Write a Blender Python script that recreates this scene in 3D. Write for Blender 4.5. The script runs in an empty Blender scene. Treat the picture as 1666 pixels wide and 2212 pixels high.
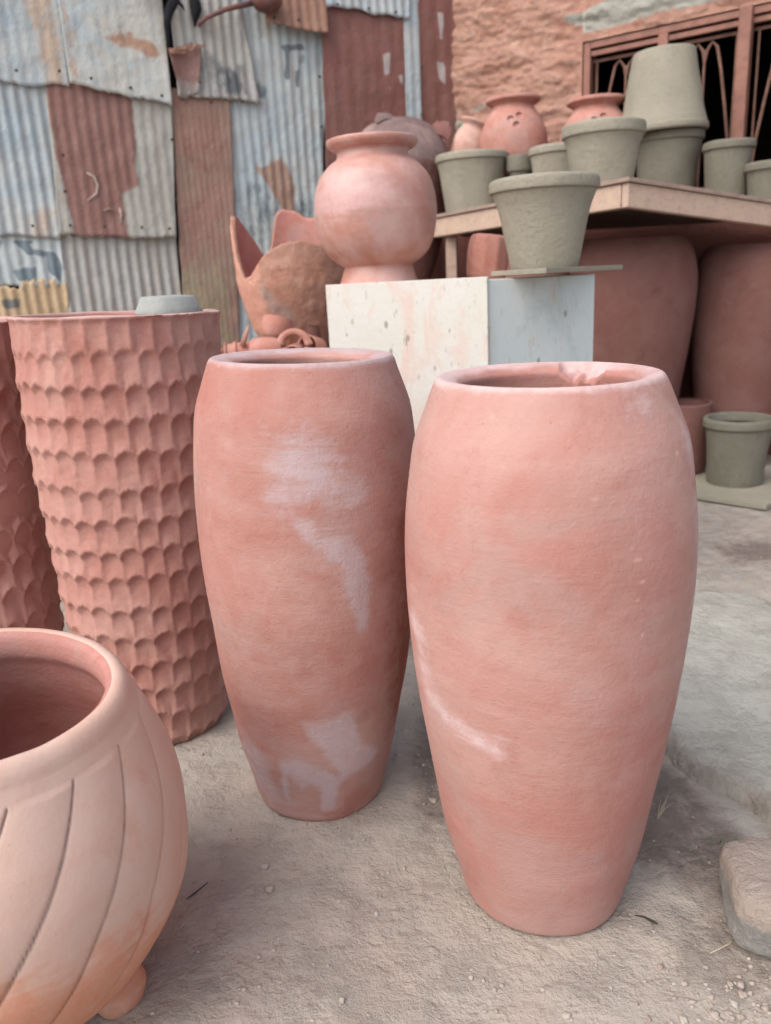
import bpy, math, random
import numpy as np
from mathutils import noise, Vector, Matrix, Euler
D = math.radians
scn = bpy.context.scene
C = scn.collection
rnd = random.Random(7)
# ------------------------------------------------------------------ camera, sky, sun, exposure
cam = bpy.data.cameras.new('camera'); camo = bpy.data.objects.new('camera', cam); C.objects.link(camo)
PITCH, ROLL = D(16.3), D(3.0)
f = Vector((0, math.cos(PITCH), -math.sin(PITCH))); r0 = Vector((1, 0, 0)); u0 = Vector((0, math.sin(PITCH), math.cos(PITCH)))
R_ = r0 * math.cos(ROLL) - u0 * math.sin(ROLL); U_ = r0 * math.sin(ROLL) + u0 * math.cos(ROLL)
M = Matrix((R_, U_, -f)).transposed().to_4x4(); M.translation = (0, 0, 1.2)
camo.matrix_world = M
cam.sensor_fit = 'VERTICAL'; cam.sensor_height = 24; cam.lens = 24 * 1700 / 2212
cam.clip_end = 500; cam.clip_start = 0.02
cam.dof.use_dof = True; cam.dof.focus_distance = 1.5; cam.dof.aperture_fstop = 2.4
scn.camera = camo
w = bpy.data.worlds.new('World'); scn.world = w; w.use_nodes = True
nt = w.node_tree; bg = nt.nodes['Background']
sky = nt.nodes.new('ShaderNodeTexSky'); sky.sky_type = 'NISHITA'; sky.sun_disc = False
SUN_EL, SUN_AZ = D(48), D(228)        # azimuth measured clockwise from +Y
sky.sun_elevation = SUN_EL; sky.sun_rotation = SUN_AZ; sky.dust_density = 4; sky.air_density = 1.0
hs = nt.nodes.new('ShaderNodeHueSaturation'); hs.inputs['Saturation'].default_value = 0.6
nt.links.new(sky.outputs[0], hs.inputs['Color']); nt.links.new(hs.outputs[0], bg.inputs[0]); bg.inputs[1].default_value = 0.145
sl = bpy.data.lights.new('sun', 'SUN'); sl.energy = 1.15; sl.angle = D(60); sl.color = (1, 0.96, 0.91)
so = bpy.data.objects.new('sun', sl); C.objects.link(so)
sd = Vector((math.sin(SUN_AZ) * math.cos(SUN_EL), math.cos(SUN_AZ) * math.cos(SUN_EL), math.sin(SUN_EL)))
so.rotation_euler = sd.to_track_quat('Z', 'Y').to_euler(); so.location = (-3, -3, 6)
scn.view_settings.view_transform = 'Standard'; scn.view_settings.look = 'None'
scn.view_settings.exposure = 0.60; scn.view_settings.gamma = 1

# ------------------------------------------------------------------ node helpers
def lin(r, g, b):
    return tuple(((c / 255) / 12.92 if c / 255 <= 0.04045 else ((c / 255 + 0.055) / 1.055) ** 2.4) for c in (r, g, b)) + (1,)

def desat(c, k):
    l = .3 * c[0] + .55 * c[1] + .15 * c[2]
    return tuple(l + (x - l) * k for x in c[:3]) + (1,)

class Mat:
    def __init__(s, name, rough=0.85, spec=0.25):
        s.m = bpy.data.materials.new(name); s.m.use_nodes = True; s.t = s.m.node_tree
        s.b = s.t.nodes['Principled BSDF']; s.b.inputs['Roughness'].default_value = rough
        s.b.inputs['Specular IOR Level'].default_value = spec
        s.tc = s.t.nodes.new('ShaderNodeTexCoord').outputs['Object']; s.col = None; s.h = None
    def link(s, a, b): s.t.links.new(a, b)
    def noise(s, scale, detail=4, rough=0.55, stretch=None, off=0, dist=0):
        n = s.t.nodes.new('ShaderNodeTexNoise'); n.inputs['Scale'].default_value = scale
        n.inputs['Detail'].default_value = detail; n.inputs['Roughness'].default_value = rough; n.inputs['Distortion'].default_value = dist
        mp = s.t.nodes.new('ShaderNodeMapping'); s.link(s.tc, mp.inputs[0]); mp.inputs['Location'].default_value = (off, off * 1.3, off * .7)
        if stretch: mp.inputs['Scale'].default_value = stretch
        s.link(mp.outputs[0], n.inputs['Vector']); return n.outputs['Fac']
    def voro(s, scale, feature='F1', stretch=None):
        n = s.t.nodes.new('ShaderNodeTexVoronoi'); n.inputs['Scale'].default_value = scale; n.feature = feature
        mp = s.t.nodes.new('ShaderNodeMapping'); s.link(s.tc, mp.inputs[0])
        if stretch: mp.inputs['Scale'].default_value = stretch
        s.link(mp.outputs[0], n.inputs['Vector']); return n.outputs['Distance']
    def ramp(s, x, a, b, lo=0.0, hi=1.0):
        n = s.t.nodes.new('ShaderNodeMapRange'); n.interpolation_type = 'SMOOTHSTEP'
        n.inputs['From Min'].default_value = a; n.inputs['From Max'].default_value = b
        n.inputs['To Min'].default_value = lo; n.inputs['To Max'].default_value = hi
        s.link(x, n.inputs['Value']); return n.outputs['Result']
    def math(s, op, a, b):
        n = s.t.nodes.new('ShaderNodeMath'); n.operation = op
        for i, v in enumerate((a, b)):
            if isinstance(v, (int, float)): n.inputs[i].default_value = v
            else: s.link(v, n.inputs[i])
        return n.outputs[0]
    def attr(s, name):
        n = s.t.nodes.new('ShaderNodeAttribute'); n.attribute_name = name; return n.outputs['Fac']
    def mix(s, fac, colr):
        if s.col is None: s.col = colr; return s
        n = s.t.nodes.new('ShaderNodeMix'); n.data_type = 'RGBA'
        if isinstance(fac, (int, float)): n.inputs[0].default_value = fac
        else: s.link(fac, n.inputs[0])
        for i, v in ((6, s.col), (7, colr)):
            if isinstance(v, tuple): n.inputs[i].default_value = v
            else: s.link(v, n.inputs[i])
        s.col = n.outputs[2]; return s
    def height(s, x, k):
        v = s.math('MULTIPLY', x, k); s.h = v if s.h is None else s.math('ADD', s.h, v)
    def done(s, bump=0.0):
        if isinstance(s.col, tuple): s.b.inputs['Base Color'].default_value = s.col
        else: s.link(s.col, s.b.inputs['Base Color'])
        if s.h is not None and bump:
            n = s.t.nodes.new('ShaderNodeBump'); n.inputs['Distance'].default_value = bump; n.inputs['Strength'].default_value = 1
            s.link(s.h, n.inputs['Height']); s.link(n.outputs[0], s.b.inputs['Normal'])
        return s.m

def clay(name, base, pale, dark, stain=None, stain2=None, big=4, amt=0.75, bump=0.0035, spots=True, rings=True, stain_amt=0.8, off=0, lo=.35, hi=.68, sat=.72):
    base, pale, dark = desat(base, sat), desat(pale, sat), desat(dark, sat * 1.1)
    m = Mat(name, 0.93, 0.14); m.mix(1, base)
    m.mix(m.ramp(m.noise(big, 5, .6, off=off, dist=.4), lo, hi, 0, amt), pale)
    m.mix(m.ramp(m.noise(big * 1.7, 6, .65, off=off + 5, dist=.6), .52, .75, 0, .55), dark)
    if rings: m.mix(m.ramp(m.noise(4.5, 6, .66, off=off + 21, dist=.5), .47, .70, 0, .6), desat(lin(176, 142, 134), .8))
    if rings: m.mix(m.ramp(m.noise(7, 5, .65, (.7, .7, 3), off=off), .48, .75, 0, .3), pale)
    m.mix(m.ramp(m.noise(60, 4, .7), .5, .8, 0, .25), dark)
    if stain:
        a = m.math('ADD', m.attr('stain'), m.math('MULTIPLY', m.math('ADD', m.math('MULTIPLY', m.math('SUBTRACT', m.noise(13, 7, .68, off=2, dist=.5), .5), .9), m.math('MULTIPLY', m.math('SUBTRACT', m.noise(16, 5, .7, (.5, .5, 2.6), off=4, dist=.3), .5), .8)), 1.0))
        mm = m.ramp(m.noise(30, 6, .75, (1, 1, .5), off=12), .3, .62, .6, 1)
        m.mix(m.math('MULTIPLY', m.ramp(a, .30, .85, 0, stain_amt), mm), stain)
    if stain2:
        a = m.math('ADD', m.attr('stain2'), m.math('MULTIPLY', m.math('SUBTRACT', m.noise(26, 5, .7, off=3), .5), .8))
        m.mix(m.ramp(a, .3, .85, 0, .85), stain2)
    if spots:
        v = m.voro(55); m.mix(m.ramp(v, .10, .055, 0, .35), pale)
        v = m.voro(33); m.mix(m.ramp(v, .07, .04, 0, .5), dark)
    m.mix(m.ramp(m.noise(18, 7, .75, (1, 1, .8), off=off + 14), .5, .72, 0, .22), pale)
    m.mix(m.ramp(m.noise(45, 5, .75, (.5, .5, 2.5), off=off + 17), .64, .72, 0, .25 if rings else 0), pale)
    m.height(m.noise(25, 5, .6), .8); m.height(m.noise(160, 3, .7), .38); m.height(m.noise(70, 5, .7, (.3, .3, 2.4), off=6), .24)
    if rings: m.height(m.noise(16, 3, .5, (.25, .25, 3)), .25)
    return m.done(bump)

PINK = lin(196, 134, 118); PALE = lin(214, 166, 152); ORNG = lin(184, 104, 82); LILAC = lin(190, 168, 172)
m_jar_r = clay('terracotta_dusty_pink', lin(186, 116, 101), lin(199, 153, 141), lin(168, 94, 77), lin(210, 188, 188), lin(214, 172, 160), big=2.6, amt=.7, off=3, stain_amt=.75, bump=.0028)
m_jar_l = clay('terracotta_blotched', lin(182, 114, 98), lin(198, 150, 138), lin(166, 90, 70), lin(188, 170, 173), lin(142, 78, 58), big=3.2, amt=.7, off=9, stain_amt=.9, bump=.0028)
m_planter = clay('terracotta_red_carved', lin(182, 116, 100), lin(198, 147, 133), lin(160, 90, 75), lin(212, 184, 180), big=5, amt=.6, bump=.003, rings=False, stain_amt=.5)
m_bowl = clay('terracotta_cream_fired', lin(214, 162, 136), lin(216, 178, 160), lin(208, 148, 114), lin(200, 128, 94), lin(196, 124, 112), big=4, amt=.8, off=4, bump=.0015, rings=False, stain_amt=.75, lo=.3, hi=.6)
m_red = clay('terracotta_plain', lin(190, 118, 98), lin(202, 146, 132), lin(160, 84, 66), big=7, bump=.003)
m_ped = clay('terracotta_burnished', lin(192, 120, 98), lin(212, 170, 164), lin(178, 98, 70), lin(208, 168, 166), big=5, amt=.7, bump=.003, stain_amt=.7)
m_ped.node_tree.nodes['Principled BSDF'].inputs['Roughness'].default_value = .42
m_ped.node_tree.nodes['Principled BSDF'].inputs['Specular IOR Level'].default_value = .5
m_dark = clay('terracotta_smoked', lin(116, 90, 87), lin(142, 118, 115), lin(98, 62, 54), lin(104, 58, 50), big=4, bump=.003)
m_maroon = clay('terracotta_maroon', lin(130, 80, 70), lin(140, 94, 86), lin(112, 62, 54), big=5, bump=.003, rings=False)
m_broken = clay('terracotta_rough_orange', lin(184, 124, 96), lin(200, 148, 124), lin(150, 78, 56), lin(150, 140, 138), lin(206, 156, 138), big=9, bump=.012, rings=False)
m_inner = clay('terracotta_inside', lin(190, 112, 96), lin(198, 132, 118), lin(164, 84, 70), big=6, bump=.003)

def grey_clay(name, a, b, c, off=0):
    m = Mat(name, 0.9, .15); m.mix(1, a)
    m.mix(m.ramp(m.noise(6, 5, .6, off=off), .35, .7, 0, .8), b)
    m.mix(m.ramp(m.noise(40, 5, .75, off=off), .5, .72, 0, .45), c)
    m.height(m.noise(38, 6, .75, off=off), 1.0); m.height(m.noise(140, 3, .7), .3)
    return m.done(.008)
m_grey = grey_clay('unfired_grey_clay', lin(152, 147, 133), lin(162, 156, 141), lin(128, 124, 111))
m_grey_d = grey_clay('unfired_shaded_clay', lin(120, 117, 105), lin(128, 124, 112), lin(100, 98, 89), 4)  # darker copy of the grey clay, overhang shade put into its colour

def wood(name, a, b, c):
    m = Mat(name, .85, .15); m.mix(1, a)
    m.mix(m.ramp(m.noise(14, 6, .6, (1, 1, 1), dist=.5), .3, .7, 0, .7), b)
    m.mix(m.ramp(m.noise(60, 5, .7, (.12, 1, 1)), .5, .75, 0, .5), c)
    m.height(m.noise(70, 4, .7, (.15, 1, 1)), .6)
    return m.done(.003)
m_wood = wood('weathered_plank', lin(186, 162, 148), lin(200, 176, 156), lin(132, 110, 100))
m_ply = wood('plywood_dusty', lin(150, 130, 120), lin(172, 150, 138), lin(100, 80, 72))

def board_paint(name, a, b, c, stain):
    m = Mat(name, .75, .3); m.mix(1, a)
    m.mix(m.ramp(m.noise(3.2, 5, .6, dist=.6), .42, .66, 0, .8), b)
    m.mix(m.ramp(m.noise(30, 5, .7, (1.5, 1.5, .6), off=5), .58, .70, 0, .6), stain)
    m.mix(m.ramp(m.noise(7, 5, .65, (1, 1, .45), off=3, dist=1),   .50, .66, 0, .8), c)
    m.mix(m.ramp(m.noise(19, 4, .6, (1.3, 1.3, .5), off=8), .66, .73, 0, .75), stain)
    m.mix(m.ramp(m.voro(11, stretch=(1, 1, .6)), .12, .06, 0, .7), lin(124, 114, 106))
    m.mix(m.ramp(m.noise(9, 6, .7, (1, 1, .25), off=13), .58, .70, 0, .5), stain)
    m.height(m.noise(40, 5, .6), .6)
    return m.done(.003)
m_cream = board_paint('cream_painted_panel', lin(206, 204, 198), lin(200, 199, 188), lin(208, 186, 176), lin(148, 136, 126))
m_bluep = board_paint('blue_grey_painted_panel', lin(198, 206, 206), lin(206, 212, 212), lin(186, 192, 190), lin(188, 162, 138))

def sheet_mat(name, a, b, rust, rust_amt, stain=None, off=0, streak=.5, thr=.55):
    m = Mat(name, .55, .4); m.mix(1, a)
    m.mix(m.ramp(m.noise(3, 5, .6, off=off, dist=.5), .35, .7, 0, .9), b)
    m.mix(m.ramp(m.noise(16, 5, .65, (1, 1, .12), off=off), .45, .75, 0, streak), rust)
    m.mix(m.ramp(m.noise(7, 7, .7, (1, 1, .6), off=off + 3), thr, thr + .14, 0, rust_amt), rust)
    if stain:
        q = m.math('ADD', m.attr('stain'), m.math('MULTIPLY', m.math('SUBTRACT', m.noise(13, 6, .72, (1, 1, .5), off=off), .5), 1.3))
        m.mix(m.ramp(q, .34, .70, 0, .92), stain)
    q = m.math('ADD', m.attr('stain2'), m.math('MULTIPLY', m.math('SUBTRACT', m.noise(11, 7, .72, (1, 1, .4), off=off + 4), .5), 1.6))
    m.mix(m.ramp(q, .4, .7, 0, .85), lin(160, 122, 100))
    m.mix(m.ramp(m.noise(50, 4, .7, off=off), .58, .8, 0, .4), lin(120, 104, 96))
    m.mix(m.ramp(m.noise(24, 5, .75, (1.6, 1, .7), off=off + 2), .56, .74, 0, .42), a)
    m.mix(m.ramp(m.noise(20, 6, .75, (.8, 1, .5), off=off + 7), .55, .72, 0, .4), lin(112, 112, 116))
    m.height(m.noise(30, 5, .7), 1); m.height(m.noise(9, 4, .6, off=3), 1.5)
    return m.done(.006)
G1, G2, TAN = lin(176, 186, 190), lin(160, 176, 184), lin(190, 168, 148)
RED, REDD, BRN = lin(134, 94, 86), lin(116, 80, 74), lin(146, 108, 94)
ms = {
 'light': sheet_mat('galvanised_light', lin(180, 186, 186), lin(160, 178, 188), TAN, .4, TAN, 1, .3),
 'pale': sheet_mat('galvanised_pale', lin(192, 192, 184), lin(170, 184, 190), TAN, .5, lin(172, 132, 108), 2, .25),
 'grey': sheet_mat('galvanised_grey', lin(168, 168, 162), lin(174, 176, 174), lin(160, 140, 126), .5, lin(84, 88, 94), 5, .5),
 'mark': sheet_mat('galvanised_marked', lin(168, 182, 188), lin(182, 188, 186), lin(176, 152, 132), .45, lin(98, 108, 114), 8, .35),
 'rusty': sheet_mat('galvanised_half_rusted', lin(172, 172, 164), lin(164, 162, 154), lin(160, 136, 122), .5, lin(140, 98, 90), 11, .4),
 'brown': sheet_mat('sheet_brown_rust', lin(158, 122, 110), lin(150, 132, 118), lin(142, 98, 86), .6, lin(152, 140, 116), 13, .6),
 'red': sheet_mat('sheet_red_oxide', RED, lin(132, 84, 78), REDD, .5, lin(176, 168, 166), 15, .5),
 'orange': sheet_mat('sheet_orange_rust', lin(156, 120, 102), lin(146, 108, 92), lin(120, 88, 76), .5, None, 17, .5),
 'white': sheet_mat('sheet_white_flaking', lin(196, 204, 204), lin(180, 192, 194), lin(170, 164, 150), .3, lin(110, 126, 136), 19, .2),
 'yellow': sheet_mat('sheet_ochre_paint', lin(204, 180, 142), lin(196, 172, 140), lin(190, 156, 110), .3, lin(110, 116, 116), 23, .2),
}
def plain(name, col, rough=.8, col2=None, scale=8, bump=.003):
    m = Mat(name, rough, .25); m.mix(1, col)
    if col2: m.mix(m.ramp(m.noise(scale, 5, .65), .38, .66, 0, .9), col2)
    m.height(m.noise(scale * 5, 5, .6), 1)
    return m.done(bump)
m_black = plain('black_cloth', lin(24, 26, 30), .9, lin(40, 40, 44))
m_backing = plain('dark_backing', lin(46, 38, 34), .95, lin(34, 28, 26))
m_frame = plain('oxide_painted_steel', lin(150, 108, 95), .6, lin(128, 92, 82), 12, .001)
m_bar = plain('dusty_grille_bar', lin(132, 100, 88), .7, lin(110, 80, 70), 20, .001)
m_rod = plain('rusty_iron', lin(124, 86, 78), .7, lin(104, 80, 82), 18)
def stone_mat():
    m = Mat('grey_stone', .94, .12); m.mix(1, lin(170, 167, 161)); m.mix(m.ramp(m.noise(14, 6, .7), .4, .65, 0, .8), lin(146, 144, 140))
    q = m.math('ADD', m.attr('stain'), m.math('MULTIPLY', m.math('SUBTRACT', m.noise(16, 6, .7), .5), 1.1))
    m.mix(m.ramp(q, .35, .85, 0, .85), lin(190, 173, 162)); m.mix(m.ramp(m.noise(60, 5, .75), .58, .72, 0, .5), lin(176, 172, 166))
    m.height(m.noise(30, 6, .75), 1.5); m.height(m.noise(120, 4, .75), .5)
    return m.done(.012)
m_stone = stone_mat()
m_stone2 = plain('tan_mortar', lin(178, 162, 152), .95, lin(160, 150, 142), 12, .008)
m_brick = plain('fired_brick', lin(160, 106, 84), .95, lin(136, 92, 76), 10, .012)
m_straw = plain('dry_straw', lin(190, 176, 150), .9, lin(160, 146, 120), 30)
m_twig = plain('dark_twig', lin(80, 70, 64), .9, lin(60, 54, 50), 30)
m_grass = plain('green_grass', lin(96, 124, 84), .8, lin(120, 138, 100), 30)
m_dish = plain('grey_fired_clay', lin(160, 162, 158), .8, lin(140, 144, 142), 9)

m_flap = sheet_mat('sheet_flap', lin(126, 92, 86), lin(136, 104, 96), lin(108, 74, 68), .5, lin(156, 150, 146), 27, .4)
m_chalk = plain('chalk', lin(190, 176, 168), .9, lin(170, 146, 136), 30)
def mud_wall():
    m = Mat('mud_brick', .95, .1); m.mix(1, lin(182, 144, 128))
    m.mix(m.ramp(m.noise(5, 6, .65), .38, .66, 0, .9), lin(166, 124, 108))
    m.mix(m.ramp(m.noise(14, 6, .7, (1, 1, 2.2), off=3), .52, .72, 0, .8), lin(196, 168, 152))
    m.mix(m.ramp(m.noise(26, 5, .7, (1, 1, 2), off=6), .6, .75, 0, .5), lin(150, 96, 76))
    a = m.math('ADD', m.attr('stain'), m.math('MULTIPLY', m.math('SUBTRACT', m.noise(12, 6, .7), .5), .9))
    m.mix(m.ramp(a, .4, .6, 0, .95), lin(162, 162, 154))
    a = m.math('ADD', m.attr('stain2'), m.math('MULTIPLY', m.math('SUBTRACT', m.noise(12, 6, .7), .5), .7))
    m.mix(m.ramp(a, .4, .6, 0, .95), lin(128, 84, 76))
    a = m.math('ADD', m.attr('stain3'), m.math('MULTIPLY', m.math('SUBTRACT', m.noise(20, 6, .7), .5), .7))
    m.mix(m.ramp(a, .4, .6, 0, .9), lin(120, 166, 154))
    m.height(m.noise(30, 6, .7), 1); m.height(m.noise(110, 4, .7), .3)
    return m.done(.015)
m_mud = mud_wall()

def ground_mat(name, a, b, c, d, dirt):
    m = Mat(name, .95, .12); m.mix(1, a)
    m.mix(m.ramp(m.noise(1.6, 6, .6, dist=.3), .35, .65, 0, .9), b)
    m.mix(m.ramp(m.noise(3.3, 7, .68, off=8, dist=.5), .48, .68, 0, .55), desat(d, .8))
    m.mix(m.ramp(m.noise(7, 7, .7, off=3), .45, .7, 0, .6), c)
    m.mix(m.ramp(m.noise(34, 6, .75, off=5), .55, .72, 0, .5), d)
    m.mix(m.ramp(m.noise(90, 4, .8, off=7), .62, .74, 0, .55), lin(196, 186, 176))
    m.mix(m.ramp(m.noise(120, 3, .8, off=9), .62, .72, 0, .5), lin(96, 86, 80))
    q = m.math('ADD', m.attr('stain'), m.math('MULTIPLY', m.math('SUBTRACT', m.noise(18, 6, .72), .5), .8))
    m.mix(m.ramp(q, .3, .75, 0, .8), dirt)
    m.mix(m.ramp(m.noise(5, 8, .75, off=20, dist=.6), .50, .62, 0, .45), desat(c, 1))
    m.mix(m.ramp(m.noise(11, 8, .78, off=24), .54, .66, 0, .4), d)
    gm = m.ramp(m.noise(6, 5, .7, off=31), .42, .62, .25, 1.2)
    m.height(m.noise(12, 6, .7), 1.8); m.height(m.math('MULTIPLY', m.noise(60, 6, .75), gm), .7); m.height(m.math('MULTIPLY', m.noise(180, 4, .8), gm), .25)
    return m.done(.009)
m_ground = ground_mat('packed_dirt', lin(172, 162, 152), lin(167, 161, 153), lin(180, 167, 156), lin(144, 133, 125), lin(112, 99, 92))
m_slab = ground_mat('worn_concrete', lin(176, 174, 164), lin(184, 182, 172), lin(166, 161, 152), lin(146, 140, 132), lin(130, 117, 109))

# ------------------------------------------------------------------ mesh helpers
def mkobj(name, V, F, mat, parent=None, smooth=True, attrs=None):
    me = bpy.data.meshes.new(name)
    me.from_pydata([tuple(v) for v in V], [], [tuple(q) for q in F])
    if smooth: me.polygons.foreach_set('use_smooth', [True] * len(me.polygons))
    for k, a in (attrs or {}).items():
        at = me.attributes.new(k, 'FLOAT', 'POINT'); at.data.foreach_set('value', np.asarray(a, dtype=np.float32))
    for m in (mat if isinstance(mat, (list, tuple)) else [mat]): me.materials.append(m)
    me.update()
    o = bpy.data.objects.new(name, me); C.objects.link(o)
    if parent: o.parent = parent
    return o
def tag(o, label, cat, group=None, kind=None):
    if label: o['label'] = label
    if cat: o['category'] = cat
    if group: o['group'] = group
    if kind: o['kind'] = kind
    return o
def empty(name, loc=(0, 0, 0), rot=(0, 0, 0)):
    o = bpy.data.objects.new(name, None); C.objects.link(o); o.location = loc; o.rotation_euler = rot; o.empty_display_size = .1
    return o
def cr(pts, n=8):
    """Catmull-Rom through (r, z) points"""
    P = np.array([pts[0]] + list(pts) + [pts[-1]], float); out = []
    for i in range(1, len(P) - 2):
        for t in np.linspace(0, 1, n, endpoint=False):
            a, b, c, d = P[i - 1], P[i], P[i + 1], P[i + 2]
            out.append(.5 * ((2 * b) + (-a + c) * t + (2 * a - 5 * b + 4 * c - d) * t * t + (-a + 3 * b - 3 * c + d) * t ** 3))
    out.append(P[-2]); return np.array(out)
def nz(v, s=1.0, o=0.0):
    return noise.noise(Vector((v[0] * s + o, v[1] * s + o * .7, v[2] * s - o)))
def polysd(P, poly):
    """signed distance (positive inside) of points P (n,2) to polygon"""
    P = np.asarray(P, float); Q = np.asarray(poly, float); n = len(Q)
    d = np.full(len(P), 1e9); ins = np.zeros(len(P), bool)
    for i in range(n):
        a, b = Q[i], Q[(i + 1) % n]; ab = b - a
        t = np.clip(((P - a) @ ab) / (ab @ ab + 1e-12), 0, 1)
        d = np.minimum(d, np.hypot(*(P - a - t[:, None] * ab).T))
        c = (a[1] > P[:, 1]) != (b[1] > P[:, 1])
        x = (b[0] - a[0]) * (P[:, 1] - a[1]) / (b[1] - a[1] + 1e-12) + a[0]
        ins ^= c & (P[:, 0] < x)
    return np.where(ins, d, -d)
def paint(P, polys):
    """polys: (polygon, softness, strength) -> 0..1 mask"""
    v = np.zeros(len(P))
    for poly, soft, k in polys:
        s = np.clip(polysd(P, poly) / soft * .5 + .5, 0, 1); s = s * s * (3 - 2 * s)
        v = np.maximum(v, s * k)
    return v
def lathe(name, prof, mat, seg=64, parent=None, wob=.002, ws=4, seed=0, disp=None, paint_fn=None):
    """prof: list of (r, z), from the outer foot over the rim to the inner floor"""
    prof = np.asarray(prof, float); n = len(prof)
    th = np.linspace(0, 2 * math.pi, seg, endpoint=False)
    V = []
    for i, (r, z) in enumerate(prof):
        for t in th:
            c, s = math.cos(t), math.sin(t)
            rr, zz = r, z
            if wob and r > .005: rr += wob * nz((c * ws * .25, s * ws * .25, z * ws), 1, seed)
            if disp:
                dr, dz = disp(t, zz, rr, i, n); rr += dr; zz += dz
            V.append((rr * c, rr * s, zz))
    F = []
    for i in range(n - 1):
        for j in range(seg):
            a = i * seg + j; b = i * seg + (j + 1) % seg
            F.append((a, b, b + seg, a + seg))
    F.append(tuple(range(seg))[::-1]); F.append(tuple((n - 1) * seg + j for j in range(seg)))
    at = paint_fn(th, prof) if paint_fn else None
    return mkobj(name, V, F, mat, parent, True, at)
def box_vf(x0, y0, z0, x1, y1, z1):
    V = [(x0, y0, z0), (x1, y0, z0), (x1, y1, z0), (x0, y1, z0), (x0, y0, z1), (x1, y0, z1), (x1, y1, z1), (x0, y1, z1)]
    return V, [(0, 3, 2, 1), (4, 5, 6, 7), (0, 1, 5, 4), (1, 2, 6, 5), (2, 3, 7, 6), (3, 0, 4, 7)]
def join(parts):
    V, F = [], []
    for v, q in parts:
        o = len(V); V += list(v); F += [tuple(i + o for i in k) for k in q]
    return V, F
def bevel(o, w=.003, s=2):
    b = o.modifiers.new('bevel', 'BEVEL'); b.width = w; b.segments = s; b.limit_method = 'ANGLE'; return o
def box(name, b, mat, parent=None, bev=.003):
    V, F = box_vf(*b); o = mkobj(name, V, F, mat, parent, False)
    if bev: bevel(o, bev)
    return o
def prism(name, poly, z0, z1, mat, parent=None, bev=.003):
    """poly counter-clockwise xy; z1, z0 numbers or functions"""
    n = len(poly); g = lambda z, p: z(p) if callable(z) else z
    V = [(p[0], p[1], g(z0, p)) for p in poly] + [(p[0], p[1], g(z1, p)) for p in poly]
    F = [tuple(range(n))[::-1], tuple(range(n, 2 * n))] + [(i, (i + 1) % n, (i + 1) % n + n, i + n) for i in range(n)]
    o = mkobj(name, V, F, mat, parent, False)
    if bev: bevel(o, bev)
    return o
def tube_vf(pts, rad, seg=10, flat=1.0):
    pts = [Vector(p) for p in pts]; V, F = [], []
    rads = rad if isinstance(rad, (list, tuple)) else [rad] * len(pts)
    up = Vector((0, 0, 1)) if abs((pts[-1] - pts[0]).normalized().z) < .9 else Vector((0, 1, 0))
    for i, p in enumerate(pts):
        t = (pts[min(i + 1, len(pts) - 1)] - pts[max(i - 1, 0)]).normalized()
        a = t.cross(up).normalized(); b = a.cross(t)
        for j in range(seg):
            q = 2 * math.pi * j / seg
            V.append(p + a * math.cos(q) * rads[i] + b * math.sin(q) * rads[i] * flat)
    for i in range(len(pts) - 1):
        for j in range(seg):
            a = i * seg + j; b = i * seg + (j + 1) % seg; F.append((a, a + seg, b + seg, b))
    F.append(tuple(range(seg))); F.append(tuple(len(V) - seg + j for j in range(seg))[::-1])
    return V, F
def blob_vf(c, rx, ry, rz, seed=0, amp=.15, n=14, freq=2.0, flat=0):
    V, F = [], []
    for i in range(n + 1):
        p = math.pi * i / n
        for j in range(2 * n):
            q = math.pi * j / n; d = (math.sin(p) * math.cos(q), math.sin(p) * math.sin(q), math.cos(p))
            k = 1 + amp * nz(d, freq, seed)
            if flat: d = tuple(math.copysign(abs(x) ** flat, x) for x in d)
            V.append((c[0] + d[0] * rx * k, c[1] + d[1] * ry * k, c[2] + d[2] * rz * k))
    m = 2 * n
    for i in range(n):
        for j in range(m): F.append((i * m + j, (i + 1) * m + j, (i + 1) * m + (j + 1) % m, i * m + (j + 1) % m))
    return V, F

# ------------------------------------------------------------------ ground
def spaced(lo, mid0, mid1, hi, step, n):
    a = list(np.arange(mid0, mid1, step)); g = 1.25
    x = mid1; st = step
    while x < hi: a.append(x); st *= g; x += st
    a.append(hi); x = mid0; st = step; b = []
    while x > lo: st *= g; x -= st; b.append(max(x, lo))
    return np.array(sorted(set(b)) + a)
gx = spaced(-80, -1.3, 2.2, 80, .014, 0); gy = spaced(-80, .75, 3.0, 80, .014, 0)
soil = [([(.05, 1.5), (.02, 1.75), (.12, 2.2), (.0, 2.6), (.5, 2.6), (.45, 1.9), (.15, 1.62)], .12, 1.0),
        ([(.46, 1.40), (.56, 1.30), (.66, 1.22), (.78, 1.36), (.72, 1.54), (.68, 1.72), (.62, 1.95), (.5, 1.9), (.46, 1.6)], .09, .9),
        ([(1.40, 3.0), (1.7, 3.05), (1.85, 3.3), (1.6, 3.4), (1.4, 3.3)], .1, .7),
        ([(.6, 2.85), (1.3, 2.75), (1.6, 2.8), (2.2, 3.2), (3.4, 3.6), (3.4, 4.6), (1.0, 4.6), (.6, 3.4)], .35, .42),
        ([(.42, 1.1), (.52, 1.02), (.66, 1.0), (.9, 1.1), (.7, 1.3), (.5, 1.28)], .12, .5)]
GX, GY = np.meshgrid(gx, gy); P2 = np.c_[GX.ravel(), GY.ravel()]
st = paint(P2, soil)
def gh(x, y):
    h = .010 * nz((x, y, 0), 2.2, 1) + .004 * nz((x, y, 0), 9, 2) + .0018 * nz((x, y, 0), 28, 3)
    return h
GV = []
for (x, y), s in zip(P2, st):
    h = gh(x, y) if (-3 < x < 4 and -1 < y < 7) else 0
    if s > .02: h += s * (.010 * nz((x, y, 0), 30, 8) + .008 * nz((x, y, 0), 13, 9))
    GV.append((x, y, h - .004))
nx, ny = len(gx), len(gy)
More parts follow.
